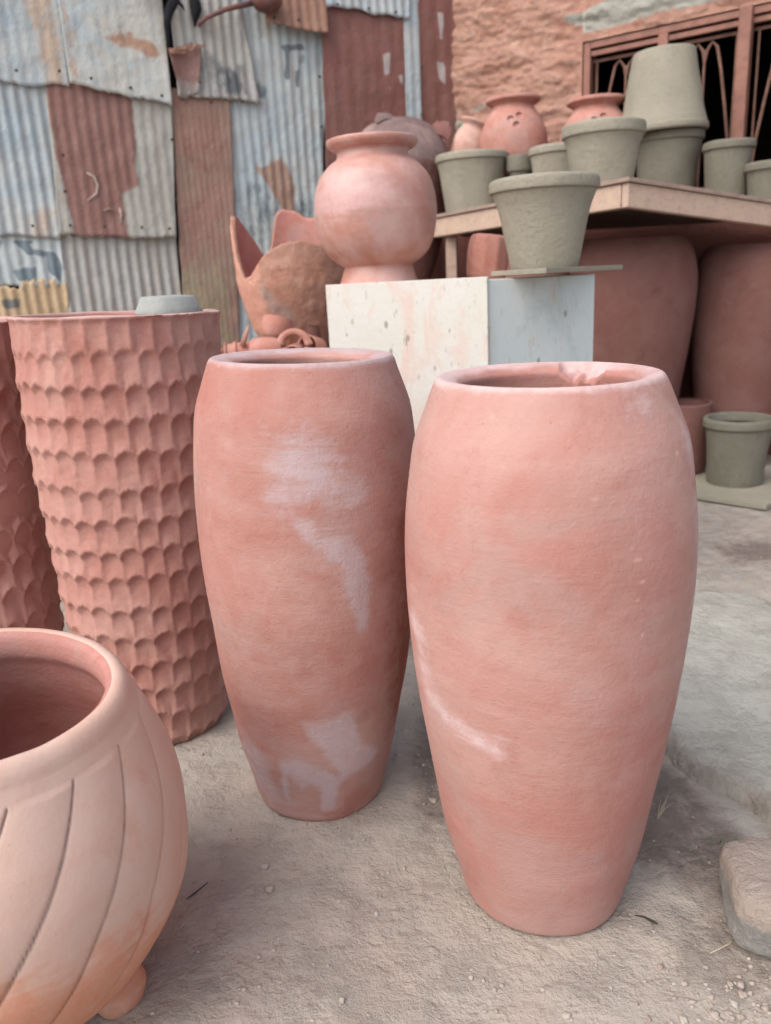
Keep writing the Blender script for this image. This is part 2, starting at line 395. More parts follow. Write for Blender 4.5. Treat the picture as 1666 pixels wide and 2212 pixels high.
GF = [(j * nx + i, j * nx + i + 1, (j + 1) * nx + i + 1, (j + 1) * nx + i) for j in range(ny - 1) for i in range(nx - 1)]
g = mkobj('ground', GV, GF, m_ground, None, True, {'stain': st}); g['kind'] = 'structure'
# concrete slab at the right
SL = [(.70, 2.80), (.979, 2.766), (1.153, 2.715), (1.289, 2.67), (1.35, 2.619), (1.36, 2.5), (1.5, 2.3), (1.75, 2.1), (1.7, 1.6), (1.25, 1.3), (1.05, 1.38), (.93, 1.42), (.84, 1.47), (.79, 1.53), (.735, 1.60), (.692, 1.70), (.687, 1.78), (.60, 1.88), (.5, 2.1), (.55, 2.6)]
sx = np.arange(.4, 1.9, .013); sy = np.arange(1.2, 2.9, .013); SXX, SYY = np.meshgrid(sx, sy); SP = np.c_[SXX.ravel(), SYY.ravel()]
sdist = polysd(SP, SL); V = []; idx = {}; F = []
sst = []
for k, ((x, y), s0) in enumerate(zip(SP, sdist)):
    s1 = s0 + .03 * nz((x, y, 0), 6, 4) + .014 * nz((x, y, 0), 25, 6)
    if s1 < -.03: continue
    t = min(max((s1 + .012) / .03, 0), 1); t = t * t * (3 - 2 * t)
    idx[k] = len(V); V.append((x, y, -.02 + t * (.066) + .004 * nz((x, y, 0), 5, 7) + .002 * nz((x, y, 0), 30, 7)))
    sst.append(min(1, max(0, 1 - s1 / .2) * 1.0) * (1 if y < 2.1 else max(0, (2.4 - y) / .3)) * .6)
n_ = len(sx)
for j in range(len(sy) - 1):
    for i in range(n_ - 1):
        q = (j * n_ + i, j * n_ + i + 1, (j + 1) * n_ + i + 1, (j + 1) * n_ + i)
        if all(a in idx for a in q): F.append(tuple(idx[a] for a in q))
s = mkobj('concrete_slab', V, F, m_slab, None, True, {'stain': sst}); s['kind'] = 'structure'
# gravel and grit: nobody could count it
V, F = [], []
rg = random.Random(5)
m_peb = plain('grit', lin(176, 167, 158), .9, lin(150, 130, 120), 14)
def pebble(x, y, r, z=None):
    o = len(V); k = rg.random() * 6
    sx_, sy_, sz_ = r * rg.uniform(.7, 1.3), r * rg.uniform(.7, 1.3), r * rg.uniform(.45, .8)
    v, q = blob_vf((x, y, (gh(x, y) if z is None else z) - .004 + sz_ * .35), sx_, sy_, sz_, k, .5, 4 if r < .006 else 7, 1.6)
    V.extend(v); F.extend(tuple(i + o for i in t) for t in q)
for i in range(3000):
    y = .85 + 2.2 * rg.random() ** 1.7; x = rg.uniform(-.62, .85) * (y / 1.4)
    if y > 1.4 and .35 < (x - .0) < 1.5 and x > .66: continue
    pebble(x, y, .0010 + .0038 * rg.random() ** 4)
for i in range(700):   # denser grit lower right and between the jars
    if i % 3: x = rg.gauss(.56, .07); y = rg.gauss(.98, .06)
    else: x = rg.gauss(.16, .1); y = rg.gauss(1.95, .25)
    pebble(x, y, .0015 + .006 * rg.random() ** 3)
for x, y, r in ((.03, 1.00, .011), (.02, .93, .007), (-.06, 1.28, .006), (.11, 1.12, .006), (.0, 1.4, .005), (.47, .98, .014), (.26, 1.03, .007), (-.28, 1.35, .009), (-.30, 1.42, .008),
                (.53, 1.02, .008), (.42, .95, .006), (-.07, .93, .008), (-.12, 1.08, .007), (.34, .93, .006), (.2, .9, .006), (.45, 1.12, .006), (-.2, 1.0, .006), (.58, .93, .010), (.62, 1.0, .012)):
    pebble(x, y, r)
for i in range(120): pebble(rg.uniform(.75, 1.7), rg.uniform(1.7, 3.6), .002 + .005 * rg.random() ** 2, .028)
gv = mkobj('gravel', V, F, m_peb, None, True); tag(gv, 'loose grit and small pebbles scattered over the packed dirt', 'gravel', None, 'stuff')

# ------------------------------------------------------------------ the two tall smooth jars
JPL = [(0, .150), (.012, .155), (.06, .166), (.15, .188), (.25, .204), (.33, .218), (.45, .232), (.56, .243), (.7, .249), (.8, .2475), (.9, .239), (.95, .231), (1.0, .214), (1.03, .203)]
JP = [(0, .150), (.012, .155), (.06, .166), (.15, .186), (.25, .201), (.33, .213), (.45, .229), (.56, .239), (.7, .245), (.8, .244), (.9, .232), (.95, .222), (1.0, .203), (1.03, .192)]
def jar_prof(k, h, lip, JP=JP, rt0=.186):
    o = cr([(r * k, z * h / 1.05) for z, r in JP], 10)
    rt = rt0 * k
    rim = [(rt + .001, h - .008), (rt - .005, h), (rt - .014, h + .001), (rt - lip * .7, h - .004), (rt - lip + .004, h - .011), (rt - lip, h - .018), (rt - lip + .002, h - .03)]
    inn = [(r * k - .03, z * h / 1.05) for z, r in JP[::-1][1:-2]]
    inn = cr([(rt - lip + .002, h - .03), (rt - lip + .01, h - .06)] + inn + [(.12 * k, .03)], 3)[1:]
    return np.vstack([o, cr(rim, 4), inn])
def stain_fn(polys, polys2=None, last=155):
    def fn(th, prof):
        n = len(prof); out = {}
        T = np.tile(th, n); T = np.where(T > math.pi, T - 2 * math.pi, T)
        Z = np.repeat(prof[:, 1], len(th)); Rr = np.repeat(prof[:, 0], len(th))
        P = np.c_[T * .24, Z]
        for nm, pl in (('stain', polys), ('stain2', polys2 or [])):
            v = paint(P, [([(a * .24, z) for a, z in q], s, k) for q, s, k in pl])
            if nm == 'stain': v = np.maximum(v, 0)
            v[last * len(th):] *= 0
            out[nm] = v
        return out
    return fn
L1 = [(-1.88, .964), (-1.686, .954), (-1.489, .961), (-1.225, .932), (-1.163, .894), (-1.058, .847), (-.988, .813), (-1.004, .775), (-1.098, .756), (-1.397, .78), (-1.549, .78), (-1.426, .767), (-1.438, .732), (-1.337, .726), (-1.178, .723), (-1.056, .701), (-1.005, .653), (-.984, .592), (-.99, .53), (-1.104, .527), (-1.169, .585), (-1.251, .652), (-1.386, .691), (-1.544, .718), (-1.587, .744), (-1.692, .771), (-1.896, .771), (-1.874, .843), (-1.832, .922)]
L2 = [(-1.652, .3), (-1.136, .313), (-.959, .22), (-.654, .17), (-.834, .145), (-1.183, .123), (-1.254, .084), (-1.292, .027), (-1.509, .035), (-1.501, .11), (-1.624, .128), (-1.727, .107), (-1.881, .141), (-1.932, .051), (-2.036, .075), (-1.98, .182), (-1.708, .199), (-1.418, .166), (-1.252, .143), (-1.462, .216), (-1.601, .253)]
L3 = [(-2.65, .226), (-2.184, .22), (-2.03, .18), (-2.125, .144), (-2.067, .073), (-2.045, .016), (-2.335, .013), (-2.6, .05), (-2.8, .12)]
TAIL = [(-1.60, .775), (-1.426, .767), (-1.438, .732), (-1.337, .730), (-1.178, .723), (-1.056, .701), (-.995, .653), (-.964, .592), (-.97, .50), (-1.104, .50), (-1.169, .585), (-1.251, .652), (-1.386, .691), (-1.544, .718), (-1.597, .744)]
R1 = [(-2.868, .694), (-2.77, .611), (-2.675, .516), (-2.39, .485), (-2.067, .459), (-1.961, .391), (-2.114, .404), (-2.465, .431), (-2.813, .453), (-2.921, .55), (-3.085, .62)]
R2 = [(-1.08, 1.029), (-.845, 1.037), (-.887, .973), (-1.054, .966), (-1.234, .976)]
specks = [(-1.199, .823), (-1.268, .799), (-1.227, .78), (-1.185, .742), (-1.204, .714), (-1.184, .679), (-1.147, .65), (-2.196, .994), (-1.234, .939), (-1.143, .911), (-.804, .924), (-.85, .854), (-1.19, .60), (-1.24, .56), (-1.6, .52), (-1.5, .88)]
sp = [([(a - .02, z - .004), (a + .04 + .03 * math.sin(a * 90), z - .002), (a + .02, z + .005), (a - .02, z + .003)], .009, .75 + .25 * math.sin(z * 300)) for a, z in specks]
side = [(-.75, 1.0), (-.45, 1.0), (-.40, .6), (-.5, .35), (-.62, .5), (-.60, .8)]
bandR = [(-3.2, 1.026), (3.2, 1.026), (3.2, 1.06), (-3.2, 1.06)]
bandL = [(-3.2, 1.049), (3.2, 1.049), (3.2, 1.08), (-3.2, 1.08)]
chip_c, chip_w = .93, .30
def dispR(t, z, r, i, n):
    a = (t - chip_c) / chip_w
    if z > .93 and abs(a) < 1 and (i > 138 or r < .187) and r < .19:
        e = (1 - a * a) ** .5 * min(1, (z - .93) / .07) * min(1, max(0, .190 - r) / .012)
        return (.012 * e * nz((t * 12, z * 40, 0), 1, 3) * .5, -.026 * e * (.75 + .6 * nz((t * 11, r * 60, 0), 1, 5)))
    return (0, 0)
jar = lathe('tall_jar', jar_prof(1.045, 1.035, .047), m_jar_r, 240, wob=.004, ws=5, seed=2, disp=dispR,
            paint_fn=stain_fn([(R1, .06, .75), (R2, .06, .7), (side, .06, .7), (bandR, .012, .8)], sp + [([(.70, .99), (1.15, .99), (1.15, 1.02), (.70, 1.02)], .02, .38)]))
jar.location = (.284, 1.352, 0); jar.rotation_euler = (0, D(.3), 0)
tag(jar, 'tall smooth pinkish terracotta jar with a chipped inner rim, at the right front', 'jar', 'plain tall terracotta jars')
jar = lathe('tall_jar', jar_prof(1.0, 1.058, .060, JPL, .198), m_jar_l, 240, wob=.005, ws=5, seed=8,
            paint_fn=stain_fn([(L1, .09, .72), (TAIL, .03, .92), (L2, .03, 1.0), (L3, .06, .75), ([(-2.9, -.02), (-.55, -.02), (-.6, .09), (-1.3, .11), (-2.2, .15), (-2.9, .2)], .05, .42), (bandL, .012, .8)], [([(-.85, .75), (-.3, .8), (.2, .7), (.2, .2), (-.5, .15), (-.75, .3), (-.8, .5)], .12, .75)]))  # stain2: burnt orange plus painted shade on the flank facing the other jar
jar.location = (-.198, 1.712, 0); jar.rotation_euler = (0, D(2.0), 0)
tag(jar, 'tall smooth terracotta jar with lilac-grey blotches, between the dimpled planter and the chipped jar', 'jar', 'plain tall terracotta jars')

# ------------------------------------------------------------------ dimpled planters
def dimpled(name, prof_pts, h, cell_w, cell_h, depth, seed, mat, arch=.16):
    zs = np.arange(0, h, .0052); P = np.array([(z, r) for z, r in prof_pts])
    rr = np.interp(zs, P[:, 0], P[:, 1]); seg = 420
    rows = int(h / cell_h) + 2; rs = random.Random(seed)
    N = []; ph = []; p0 = 0
    for k in range(rows):
        zc = h - (k + .5) * cell_h; N.append(int(round(2 * math.pi * np.interp(max(zc, 0), P[:, 0], P[:, 1]) / cell_w)))
        p0 += (-.24 if rs.random() < .7 else .05) + rs.uniform(-.06, .06); ph.append(p0)
    V = []; th = np.linspace(0, 2 * math.pi, seg, endpoint=False)
    zj = [rs.uniform(-.004, .004) for _ in range(rows + 1)]
    def s_of(k, t):
        u = t / (2 * math.pi) * N[k] + ph[k] + .10 * nz((math.cos(t) * 2, math.sin(t) * 2, k * .9), 1, seed)
        c = math.floor(u); return 2 * (u - c) - 1, c % N[k]
    def ztop(k, t):
        s_, c = s_of(k, t); j = nz((c * 1.7, k * 2.3, seed), 1, .5)
        return h - k * cell_h + zj[k] + cell_h * (arch * (1 - s_ * s_) - arch * .5 + .14 * j) + .006 * nz((math.cos(t) * 1.5, math.sin(t) * 1.5, k * .4), 1, seed)
    for z, r in zip(zs, rr):
        k0 = int((h - z) / cell_h)
        for t in th:
            k = max(0, k0 - 1)
            while k + 1 < rows and z < ztop(k + 1, t): k += 1
            zt = ztop(k, t) if k else h + .03; zb = ztop(k + 1, t) if k + 1 < rows else zt - cell_h
            tt = min(max((zt - z) / max(zt - zb, .01), 0), 1); s_, c = s_of(k, t)
            dd = depth * (1 + .22 * nz((c * 3.1, k * 1.9, 2), 1, seed))
            conc = (1 - .62 * s_ * s_)
            if k == 0: dv = .55 + .45 * math.sin(tt * 3.0)
            else: dv = (1 - tt) ** .9 * min(1, tt / .2 + .05) + .42 * math.sin(math.pi * tt)
            d_ = dd * conc * dv + dd * .25 * (1 - tt) * (k > 0)
            if h - z < .012: d_ *= max(0, (h - z)) / .012
            d_ += .003 * nz((math.cos(t), math.sin(t), z * 2), 2, seed) + .0012 * nz((math.cos(t) * r, math.sin(t) * r, z), 60, seed)
            V.append(((r - d_) * math.cos(t), (r - d_) * math.sin(t), z))
    rt = rr[-1]
    for r, z in ((rt - .002, h), (rt - .008, h + .003), (rt - .024, h + .002), (rt - .028, h - .008), (rt - .03, h * .6), (rr[0] - .03, .04), (.002, .04)):
        V += [(r * math.cos(t), r * math.sin(t), z + .002 * nz((math.cos(t) * 2, math.sin(t) * 2, 1), 1, seed)) for t in th]
    n = len(V) // seg
    F = [(i * seg + j, i * seg + (j + 1) % seg, (i + 1) * seg + (j + 1) % seg, (i + 1) * seg + j) for i in range(n - 1) for j in range(seg)]
    F.append(tuple(range(seg))[::-1])
    Va = np.array(V); st = np.clip((Va[:, 2] - (h - .004)) / .004, 0, 1) * .8
    return mkobj(name, V, F, mat, None, True, {'stain': st})
p = dimpled('dimpled_planter', [(0, .188), (.1, .202), (.4, .232), (.8, .256), (1.0, .260), (1.15, .260)], 1.155, .0515,   .081, .0108, 3, m_planter, .22)
p.location = (-.692, 2.085, 0); p.rotation_euler = (D(.2), D(1.5), D(20))
tag(p, 'tall red terracotta planter carved with rows of thumb dimples, a grey dish on its rim', 'planter', 'dimpled tall planters')
p = dimpled('dimpled_planter', [(0, .19), (.1, .2), (.4, .225), (.8, .25), (1.0, .262), (1.16, .27)], 1.15, .064, .0925, .015, 9, m_planter, .32)
p.location = (-1.22, 2.22, 0); p.rotation_euler = (0, D(-1), D(75))
tag(p, 'dimpled red terracotta planter cut off by the left edge, with the bigger deeper dimples', 'planter', 'dimpled tall planters')
# grey dish upturned on the planter's rim
d = lathe('dish', [(.070, 0), (.086, .002), (.087, .008), (.080, .02), (.070, .042), (.066, .046), (.04, .048), (.002, .047)], m_dish, 48, wob=.002)
d.location = (-.535, 2.12, 1.146); d.rotation_euler = (D(1), D(1), 0)
tag(d, 'small grey clay dish turned upside down on the rim of the dimpled planter', 'dish')

# ------------------------------------------------------------------ round ribbed bowl, lower left
bh = .54
root = empty('round_bowl', (-.728, 1.15, .046), (D(2.0), D(5.5), 0)); root.scale = (1.04, 1.04, 1.04)
tag(root, 'big round cream terracotta bowl planter with carved curved ribs, lower left corner', 'bowl')
bo = cr([(.16, 0), (.215, .03), (.262, .085), (.296, .15), (.311, .21), (.309, .27), (.302, .34), (.286, .40), (.265, .450), (.247, .488), (.234, .515)], 9)
bi = cr([(.234, .515), (.228, .532), (.217, .543), (.203, .543), (.193, .530), (.194, .50), (.212, .47), (.235, .41), (.268, .33), (.285, .25), (.275, .16), (.23, .07), (.13, .03), (.002, .028)], 5)[1:]
NB = 17; nbo = len(bo)
def dispB(t, z, r, i, n):
    if i < nbo - 8:
        # a carved groove with one steeper side, slightly slanting with height
        u = (t - 2.1 * (z - .25)) / (2 * math.pi) * NB; c = u - math.floor(u)
        amp = min(1, max(0, (.54 - z) / .03)); g_ = math.exp(-((min(c, 1 - c)) / .014) ** 2)
        k = math.floor(u) % NB
        return (amp * (-.0062 * g_ + .0035 * math.sin(math.pi * c) ** .7 - .0028 * (1 - c) * .5 + .001 * nz((k * 3.3, 0, 0), 1, 1)), 0)
    return (0, .0016 * nz((math.cos(t) * 3, math.sin(t) * 3, 0), 1.5, 4))
def bowl_paint(th, prof):
    n = len(prof); T = np.tile(th, n); T = np.where(T > math.pi, T - 2 * math.pi, T); Z = np.repeat(prof[:, 1], len(th))
    P = np.c_[T * .3, Z]
    low = paint(P, [([(-.95, -.1), (.3, -.1), (.3, .20), (.08, .22), (-.08, .20), (-.16, .27), (-.24, .25), (-.32, .29), (-.5, .30), (-.95, .28)], .12, .95)])
    spot = paint(P, [([(-.075, .455), (-.045, .46), (-.03, .42), (-.035, .385), (-.06, .38), (-.08, .41)], .05, .6)])
    low[nbo * len(th):] = 0
    return {'stain': low, 'stain2': spot}
lathe('bowl', np.vstack([bo, bi]), [m_bowl, m_inner], 880, root, wob=.003, seed=5, disp=dispB, paint_fn=bowl_paint)
bw = [c for c in root.children if c.name.startswith('bowl')][0]
bw.data.polygons.foreach_set('material_index', [1 if min(p_.vertices) >= (nbo + 14) * 880 else 0 for p_ in bw.data.polygons])
for k, a in enumerate((-10, 110, 230)):
    a = D(a); v, q = blob_vf((.205 * math.cos(a), .205 * math.sin(a), -.003), .046, .046, .045, k, .12, 12)
    o = mkobj('foot', v, q, m_bowl, root, True, {'stain': [.7] * len(v)})

# ------------------------------------------------------------------ painted box with the pedestal pot
P0, P1, P2_, P3, P4 = (.365, 2.71), (-.178, 3.02), (.801, 2.96), (-.19, 3.55), (.80, 3.50)
root = empty('painted_box', (P0[0], P0[1], 0)); tag(root, 'upright box of cream and blue-grey painted boards behind the tall jars', 'box')
def face(name, a, b, z1, mat, th=.018, z0=.0):
    a = np.array(a) - P0; b = np.array(b) - P0; d = (b - a) / np.linalg.norm(b - a); n = np.array([-d[1], d[0]]) * th
    poly = [tuple(a), tuple(b), tuple(b + n), tuple(a + n)]
    return prism(name, poly, z0, z1, mat, root, .002)
face('cream_panel', P1, (P0[0] + .010, P0[1] - .006), 1.199, m_cream)['label'] = 'cream painted panel with pink and grey scuffs'
face('blue_panel', (P0[0] + .012, P0[1] + .010), P2_, 1.188, m_bluep)['label'] = 'blue-grey painted panel with rusty runs'
face('back_panel', (P2_[0], P2_[1] + .02), P4, 1.186, m_bluep)
face('back_panel', (P4[0] - .02, P4[1]), P3, 1.184, m_cream)
face('back_panel', (P3[0], P3[1] - .02), (P1[0], P1[1] + .02), 1.185, m_cream)
ins = lambda p, k: tuple(np.array(p) * (1 - k) + np.mean([P0, P1, P2_, P3, P4], axis=0) * k - P0)
prism('top_board', [ins(P0, .035), ins(P2_, .035), ins(P4, .035), ins(P3, .035), ins(P1, .035)], 1.172, 1.190, m_wood, root, .002)
for a in (P0, P1, P2_, P3, P4):
    q = ins(a, .1); bx_ = box_vf(q[0] - .02, q[1] - .02, 0, q[0] + .02, q[1] + .02, 1.17); o = mkobj('corner_post', bx_[0], bx_[1], m_wood, root, False)
# pedestal pot
root = empty('pedestal_pot', (.022, 3.20, 1.190)); tag(root, 'round burnished terracotta pot with flared rim and short foot on the painted box', 'pot')
k = 3.20 / 2.8
def zz(z): return (z - 1.216) * k + .0
body = cr([(.140, 0), (.134, .012), (.122, .048), (.118, .060), (.124, .066), (.150, .082), (.178, .112), (.198, .158), (.2075, .218), (.2085, .25), (.203, .295), (.185, .345), (.150, .385), (.126, .402), (.120, .415), (.122, .43), (.128, .436)], 6)
body[:, 0] *= 1.115; body[:, 1] *= 1.12
inn = cr([(.128 * 1.115, .436 * 1.12), (.116, .44), (.112, .42), (.15, .38), (.20, .28), (.18, .16), (.1, .1), (.002, .09)], 4)[1:]
def ped_highlight(th, prof):
    n = len(prof); T = np.tile(th, n); T = np.where(T > math.pi, T - 2 * math.pi, T); Z = np.repeat(prof[:, 1], len(th))
    return {'stain': paint(np.c_[T * .2, Z], [([(-.62, .36), (-.40, .40), (-.25, .36), (-.22, .28), (-.34, .22), (-.5, .2), (-.6, .26)], .12, .8)])}  # pale upper-left patch: broad highlight painted into the clay colour
lathe('pot_body', np.vstack([body, inn]), m_ped, 128, root, wob=.004, seed=3, paint_fn=ped_highlight)
lathe('rim', cr([(.130, .470), (.150, .474), (.167, .486), (.172, .500), (.168, .508), (.158, .507), (.140, .498), (.124, .488), (.120, .476), (.130, .470)], 5) + np.array([0, .010]), m_ped, 96, root, wob=.002, seed=4)

# ------------------------------------------------------------------ grey clay flower pots
def grey_pot(loc, rt, rb, h, label, mat=None, flip=False, rot=(0, 0, 0), lip=.045, lipo=.008, group='unfired grey flower pots', seed=0, name='flower_pot', seg=72, lean=0):
    mat = mat or m_grey
    root = empty(name, loc, rot); tag(root, label, 'flower pot', group)
    rl = rt - lipo; b = cr([(rb - .012, 0), (rb, .004), (rb + (rl - rb) * .33, h * .33), (rb + (rl - rb) * .66, h * .66), (rl - .001, h - lip - .004), (rl - .002, h - lip + .004)], 8)
    i_ = cr([(rl - .002, h - lip + .004), (rl - .02, h - lip + .002), (rb - .016, .05), (.002, .03)], 5)[1:]
    bb = lathe('pot_body', np.vstack([b, i_]), mat, seg, root, wob=.006, ws=6, seed=seed)
    r_ = cr([(rl - .003, h - lip), (rt + .001, h - lip + .003), (rt + .003, h - lip * .5), (rt + .001, h - .008), (rt - .008, h), (rt - .020, h - .002), (rt - .026, h - .014), (rl - .022, h - lip), (rl - .003, h - lip)], 5)
    lathe('rim', r_, mat, seg, root, wob=.006, ws=6, seed=seed)
    if flip:
        root.rotation_euler = (math.pi + rot[0], rot[1], rot[2]); root.location = (loc[0], loc[1], loc[2] + h)
    return root
# board laid on the box, with its pot
bd = prism('thin_board', [(.553, 2.62), (.95, 3.12), (.807, 3.36), (.41, 2.86)], 1.199, 1.216, m_grey, None, .002)
tag(bd, 'thin clay-dusted board lying across the corner of the painted box', 'board')
grey_pot((.612, 2.945, 1.216), .186, .118, .300, 'grey clay flower pot standing on the thin board over the painted box', seed=1)
sh_top = lambda p: 1.479 - .0718 * (p[0] - 1.212) - .0644 * (p[1] - 3.937) + .132
def onsh(x, y): return (x, y, sh_top((x, y)))
grey_pot(onsh(.635, 5.156), .218, .165, .335, 'grey clay flower pot at the far left end of the wooden shelf', seed=2)
grey_pot(onsh(1.195, 4.323), .202, .148, .315, 'grey clay flower pot at the front corner of the wooden shelf', seed=3, lip=.06)
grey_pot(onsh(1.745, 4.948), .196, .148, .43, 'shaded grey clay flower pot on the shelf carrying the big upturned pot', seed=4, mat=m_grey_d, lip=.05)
grey_pot((1.70, 4.955, sh_top((1.745, 4.948)) + .425), .248, .170, .42, 'big grey clay flower pot upside down on top of another pot before the window', flip=True, seed=5, rot=(0, D(-1.5), 0), lip=.04, lipo=.004)
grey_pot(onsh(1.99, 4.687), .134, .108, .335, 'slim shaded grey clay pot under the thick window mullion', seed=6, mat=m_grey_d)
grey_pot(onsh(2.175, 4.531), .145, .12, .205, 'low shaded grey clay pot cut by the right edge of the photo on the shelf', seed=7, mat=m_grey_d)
grey_pot(onsh(1.09, 4.86), .165, .125, .325, 'grey clay flower pot half hidden behind the front corner pot', seed=8)
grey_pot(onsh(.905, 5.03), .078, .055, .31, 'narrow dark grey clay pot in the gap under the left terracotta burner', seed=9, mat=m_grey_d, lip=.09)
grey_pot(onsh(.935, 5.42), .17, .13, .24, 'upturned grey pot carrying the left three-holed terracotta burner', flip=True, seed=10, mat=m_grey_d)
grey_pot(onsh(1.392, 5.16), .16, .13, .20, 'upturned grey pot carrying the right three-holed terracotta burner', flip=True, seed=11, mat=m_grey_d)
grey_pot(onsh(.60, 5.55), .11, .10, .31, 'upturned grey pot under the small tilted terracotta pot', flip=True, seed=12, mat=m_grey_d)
# green-grey pot on the ground with its board
bd = prism('ground_board', [(1.50, 4.18), (1.907, 3.764), (2.30, 4.10), (2.0, 4.58)], .004, .030, m_grey, None, .002)
tag(bd, 'flat clay-dusted board lying on the dirt under the greenish grey pot', 'board')
grey_pot((1.955, 4.24, .030), .182, .143, .365, 'greenish grey flower pot standing on the board on the ground', seed=13, mat=m_grey_d, lip=.05, lipo=.010)
def simple_pot(name, loc, pts, mat, label, cat='pot', rot=(0, 0, 0), seg=72, group=None, rim=None, parent=None, wob=.004, seed=0, th=.014, disp=None):
    o = cr(pts, 7); i_ = cr([(max(r - th, .01), z) for r, z in pts[::-1][:-1]] + [(.002, pts[0][1] + .02)], 4)
    ob = lathe(name, np.vstack([o, i_]), mat, seg, parent, wob=wob, seed=seed, disp=disp)
    ob.location = loc; ob.rotation_euler = rot
    if label: tag(ob, label, cat, group)
    return ob
simple_pot('terracotta_pot', (1.775, 4.56, 0), [(.10, 0), (.135, .05), (.15, .2), (.152, .38), (.155, .43), (.150, .44)], m_maroon, 'terracotta pot in the shade between the chipped jar and the greenish grey pot')
# ------------------------------------------------------------------ three-holed terracotta burners on the shelf
def burner(loc, R, h, label, rotz, seed):
    root = empty('burner_pot', loc, (0, 0, rotz)); tag(root, label, 'pot', 'round terracotta pots with three holes')
    pts = [(R * .45, 0), (R * .76, h * .09), (R * .95, h * .25), (R, h * .43), (R * .95, h * .60), (R * .80, h * .75), (R * .64, h * .85), (R * .59, h * .905)]
    holes = [(-.17, h * .70), (.14, h * .74), (.02, h * .62)]
    def dz(t, z, r, i, n):
        if i > 55: return (0, 0)
        a = (t + math.pi / 2 + math.pi) % (2 * math.pi) - math.pi; q = 0
        for ha, hz_ in holes:
            e = math.hypot((a - ha) * r, (z - hz_) * 1.1) / .0165
            if e < 1.3: q = max(q, 1 / (1 + math.exp((e - .9) * 14)))
        return (-.07 * q, 0)
    o = cr(pts, 18); i_ = cr([(r - .016, z) for r, z in pts[::-1][:-1]] + [(.002, .03)], 3)
    # holes are pressed through the wall
    ob = lathe('pot_body', np.vstack([o, i_]), m_red, 220, root, wob=.003, seed=seed,
               disp=lambda t, z, r, i, n: dz(t, z, r, 0 if i < len(o) - 4 else 99, n))
    lathe('rim', cr([(R * .58, h * .895), (R * .66, h * .925), (R * .78, h * .955), (R * .79, h * .985), (R * .76, h), (R * .62, h * .96), (R * .55, h * .91), (R * .58, h * .895)], 5), m_red, 90, root, wob=.003, seed=seed)
burner((.928, 5.416, 1.777), .214, .475, 'round terracotta pot with three holes, left of the two, before the mud wall', D(-5), 3)
burner((1.378, 5.156, 1.717), .218, .455, 'round terracotta pot with three holes, at the window corner behind the grey pots', D(-8), 6)
simple_pot('terracotta_pot', (.60, 5.50, 1.86), [(.07, 0), (.10, .05), (.115, .14), (.10, .22), (.085, .26), (.11, .29), (.108, .30)], clay('terracotta_light', lin(206, 150, 130), lin(216, 176, 156), lin(186, 120, 98), big=9), 'small light terracotta pot leaning beside the left three-holed pot', rot=(0, D(22), 0))
simple_pot('ribbed_pot', (.452, 3.30, 1.190), [(.066, 0), (.078, .01), (.084, .06), (.084, .12), (.076, .158), (.06, .168)], m_red, 'small ribbed terracotta pot tucked behind the grey pot on the painted box', rot=(0, D(8), 0),
           disp=lambda t, z, r, i, n: (-.004 * abs(math.sin(t * 5)), 0))

# ------------------------------------------------------------------ wooden shelf
root = empty('wooden_shelf', (1.212, 3.937, 0)); tag(root, 'rough wooden shelf table loaded with grey clay pots below the window', 'shelf')
loc_ = lambda p: (p[0] - 1.212, p[1] - 3.937)
zb = lambda q: 1.479 - .0718 * q[0] - .0644 * q[1]
Cn, Rn, Wr, Wl, Ln = (1.212, 3.937), (2.54, 4.645), (2.56, 4.84), (.68, 6.14), (.388, 5.27)
poly = [loc_(p) for p in (Cn, Rn, Wr, Wl, Ln)]
def off_(p, q, d):   # strip along p-q, thickness d inwards (left side)
    p, q = np.array(p), np.array(q); t = (q - p) / np.linalg.norm(q - p); n = np.array([-t[1], t[0]]) * d
    return [tuple(p), tuple(q), tuple(q + n), tuple(p + n)]
fr = off_(loc_(Cn), loc_(Rn), .04)
prism('front_rail', fr, zb, lambda q: zb(q) + .108, m_wood, root, .004)
t_ = np.array(loc_(Ln)) / np.linalg.norm(loc_(Ln)); lf = off_(loc_(Ln), tuple(t_ * .045), .04)
prism('side_rail', lf, lambda q: zb(q) + .001, lambda q: zb(q) + .107, m_wood, root, .004)
c0 = np.mean(poly, axis=0)
big = [tuple(np.array(p) + (np.array(p) - c0) / np.linalg.norm(np.array(p) - c0) * e) for p, e in zip(poly, (.02, .01, 0, 0, .02))]
prism('top_board', big, lambda q: zb(q) + .110, lambda q: zb(q) + .129, m_ply, root, .002)
for x, y in ((.50, 5.24), (2.44, 4.70), (1.0, 5.7)):
    q = loc_((x, y)); v, fc = box_vf(q[0] - .03, q[1] - .03, 0, q[0] + .03, q[1] + .03, zb(q) - .002 + (.11 if False else 0)); mkobj('leg', v, fc, m_wood, root, False)

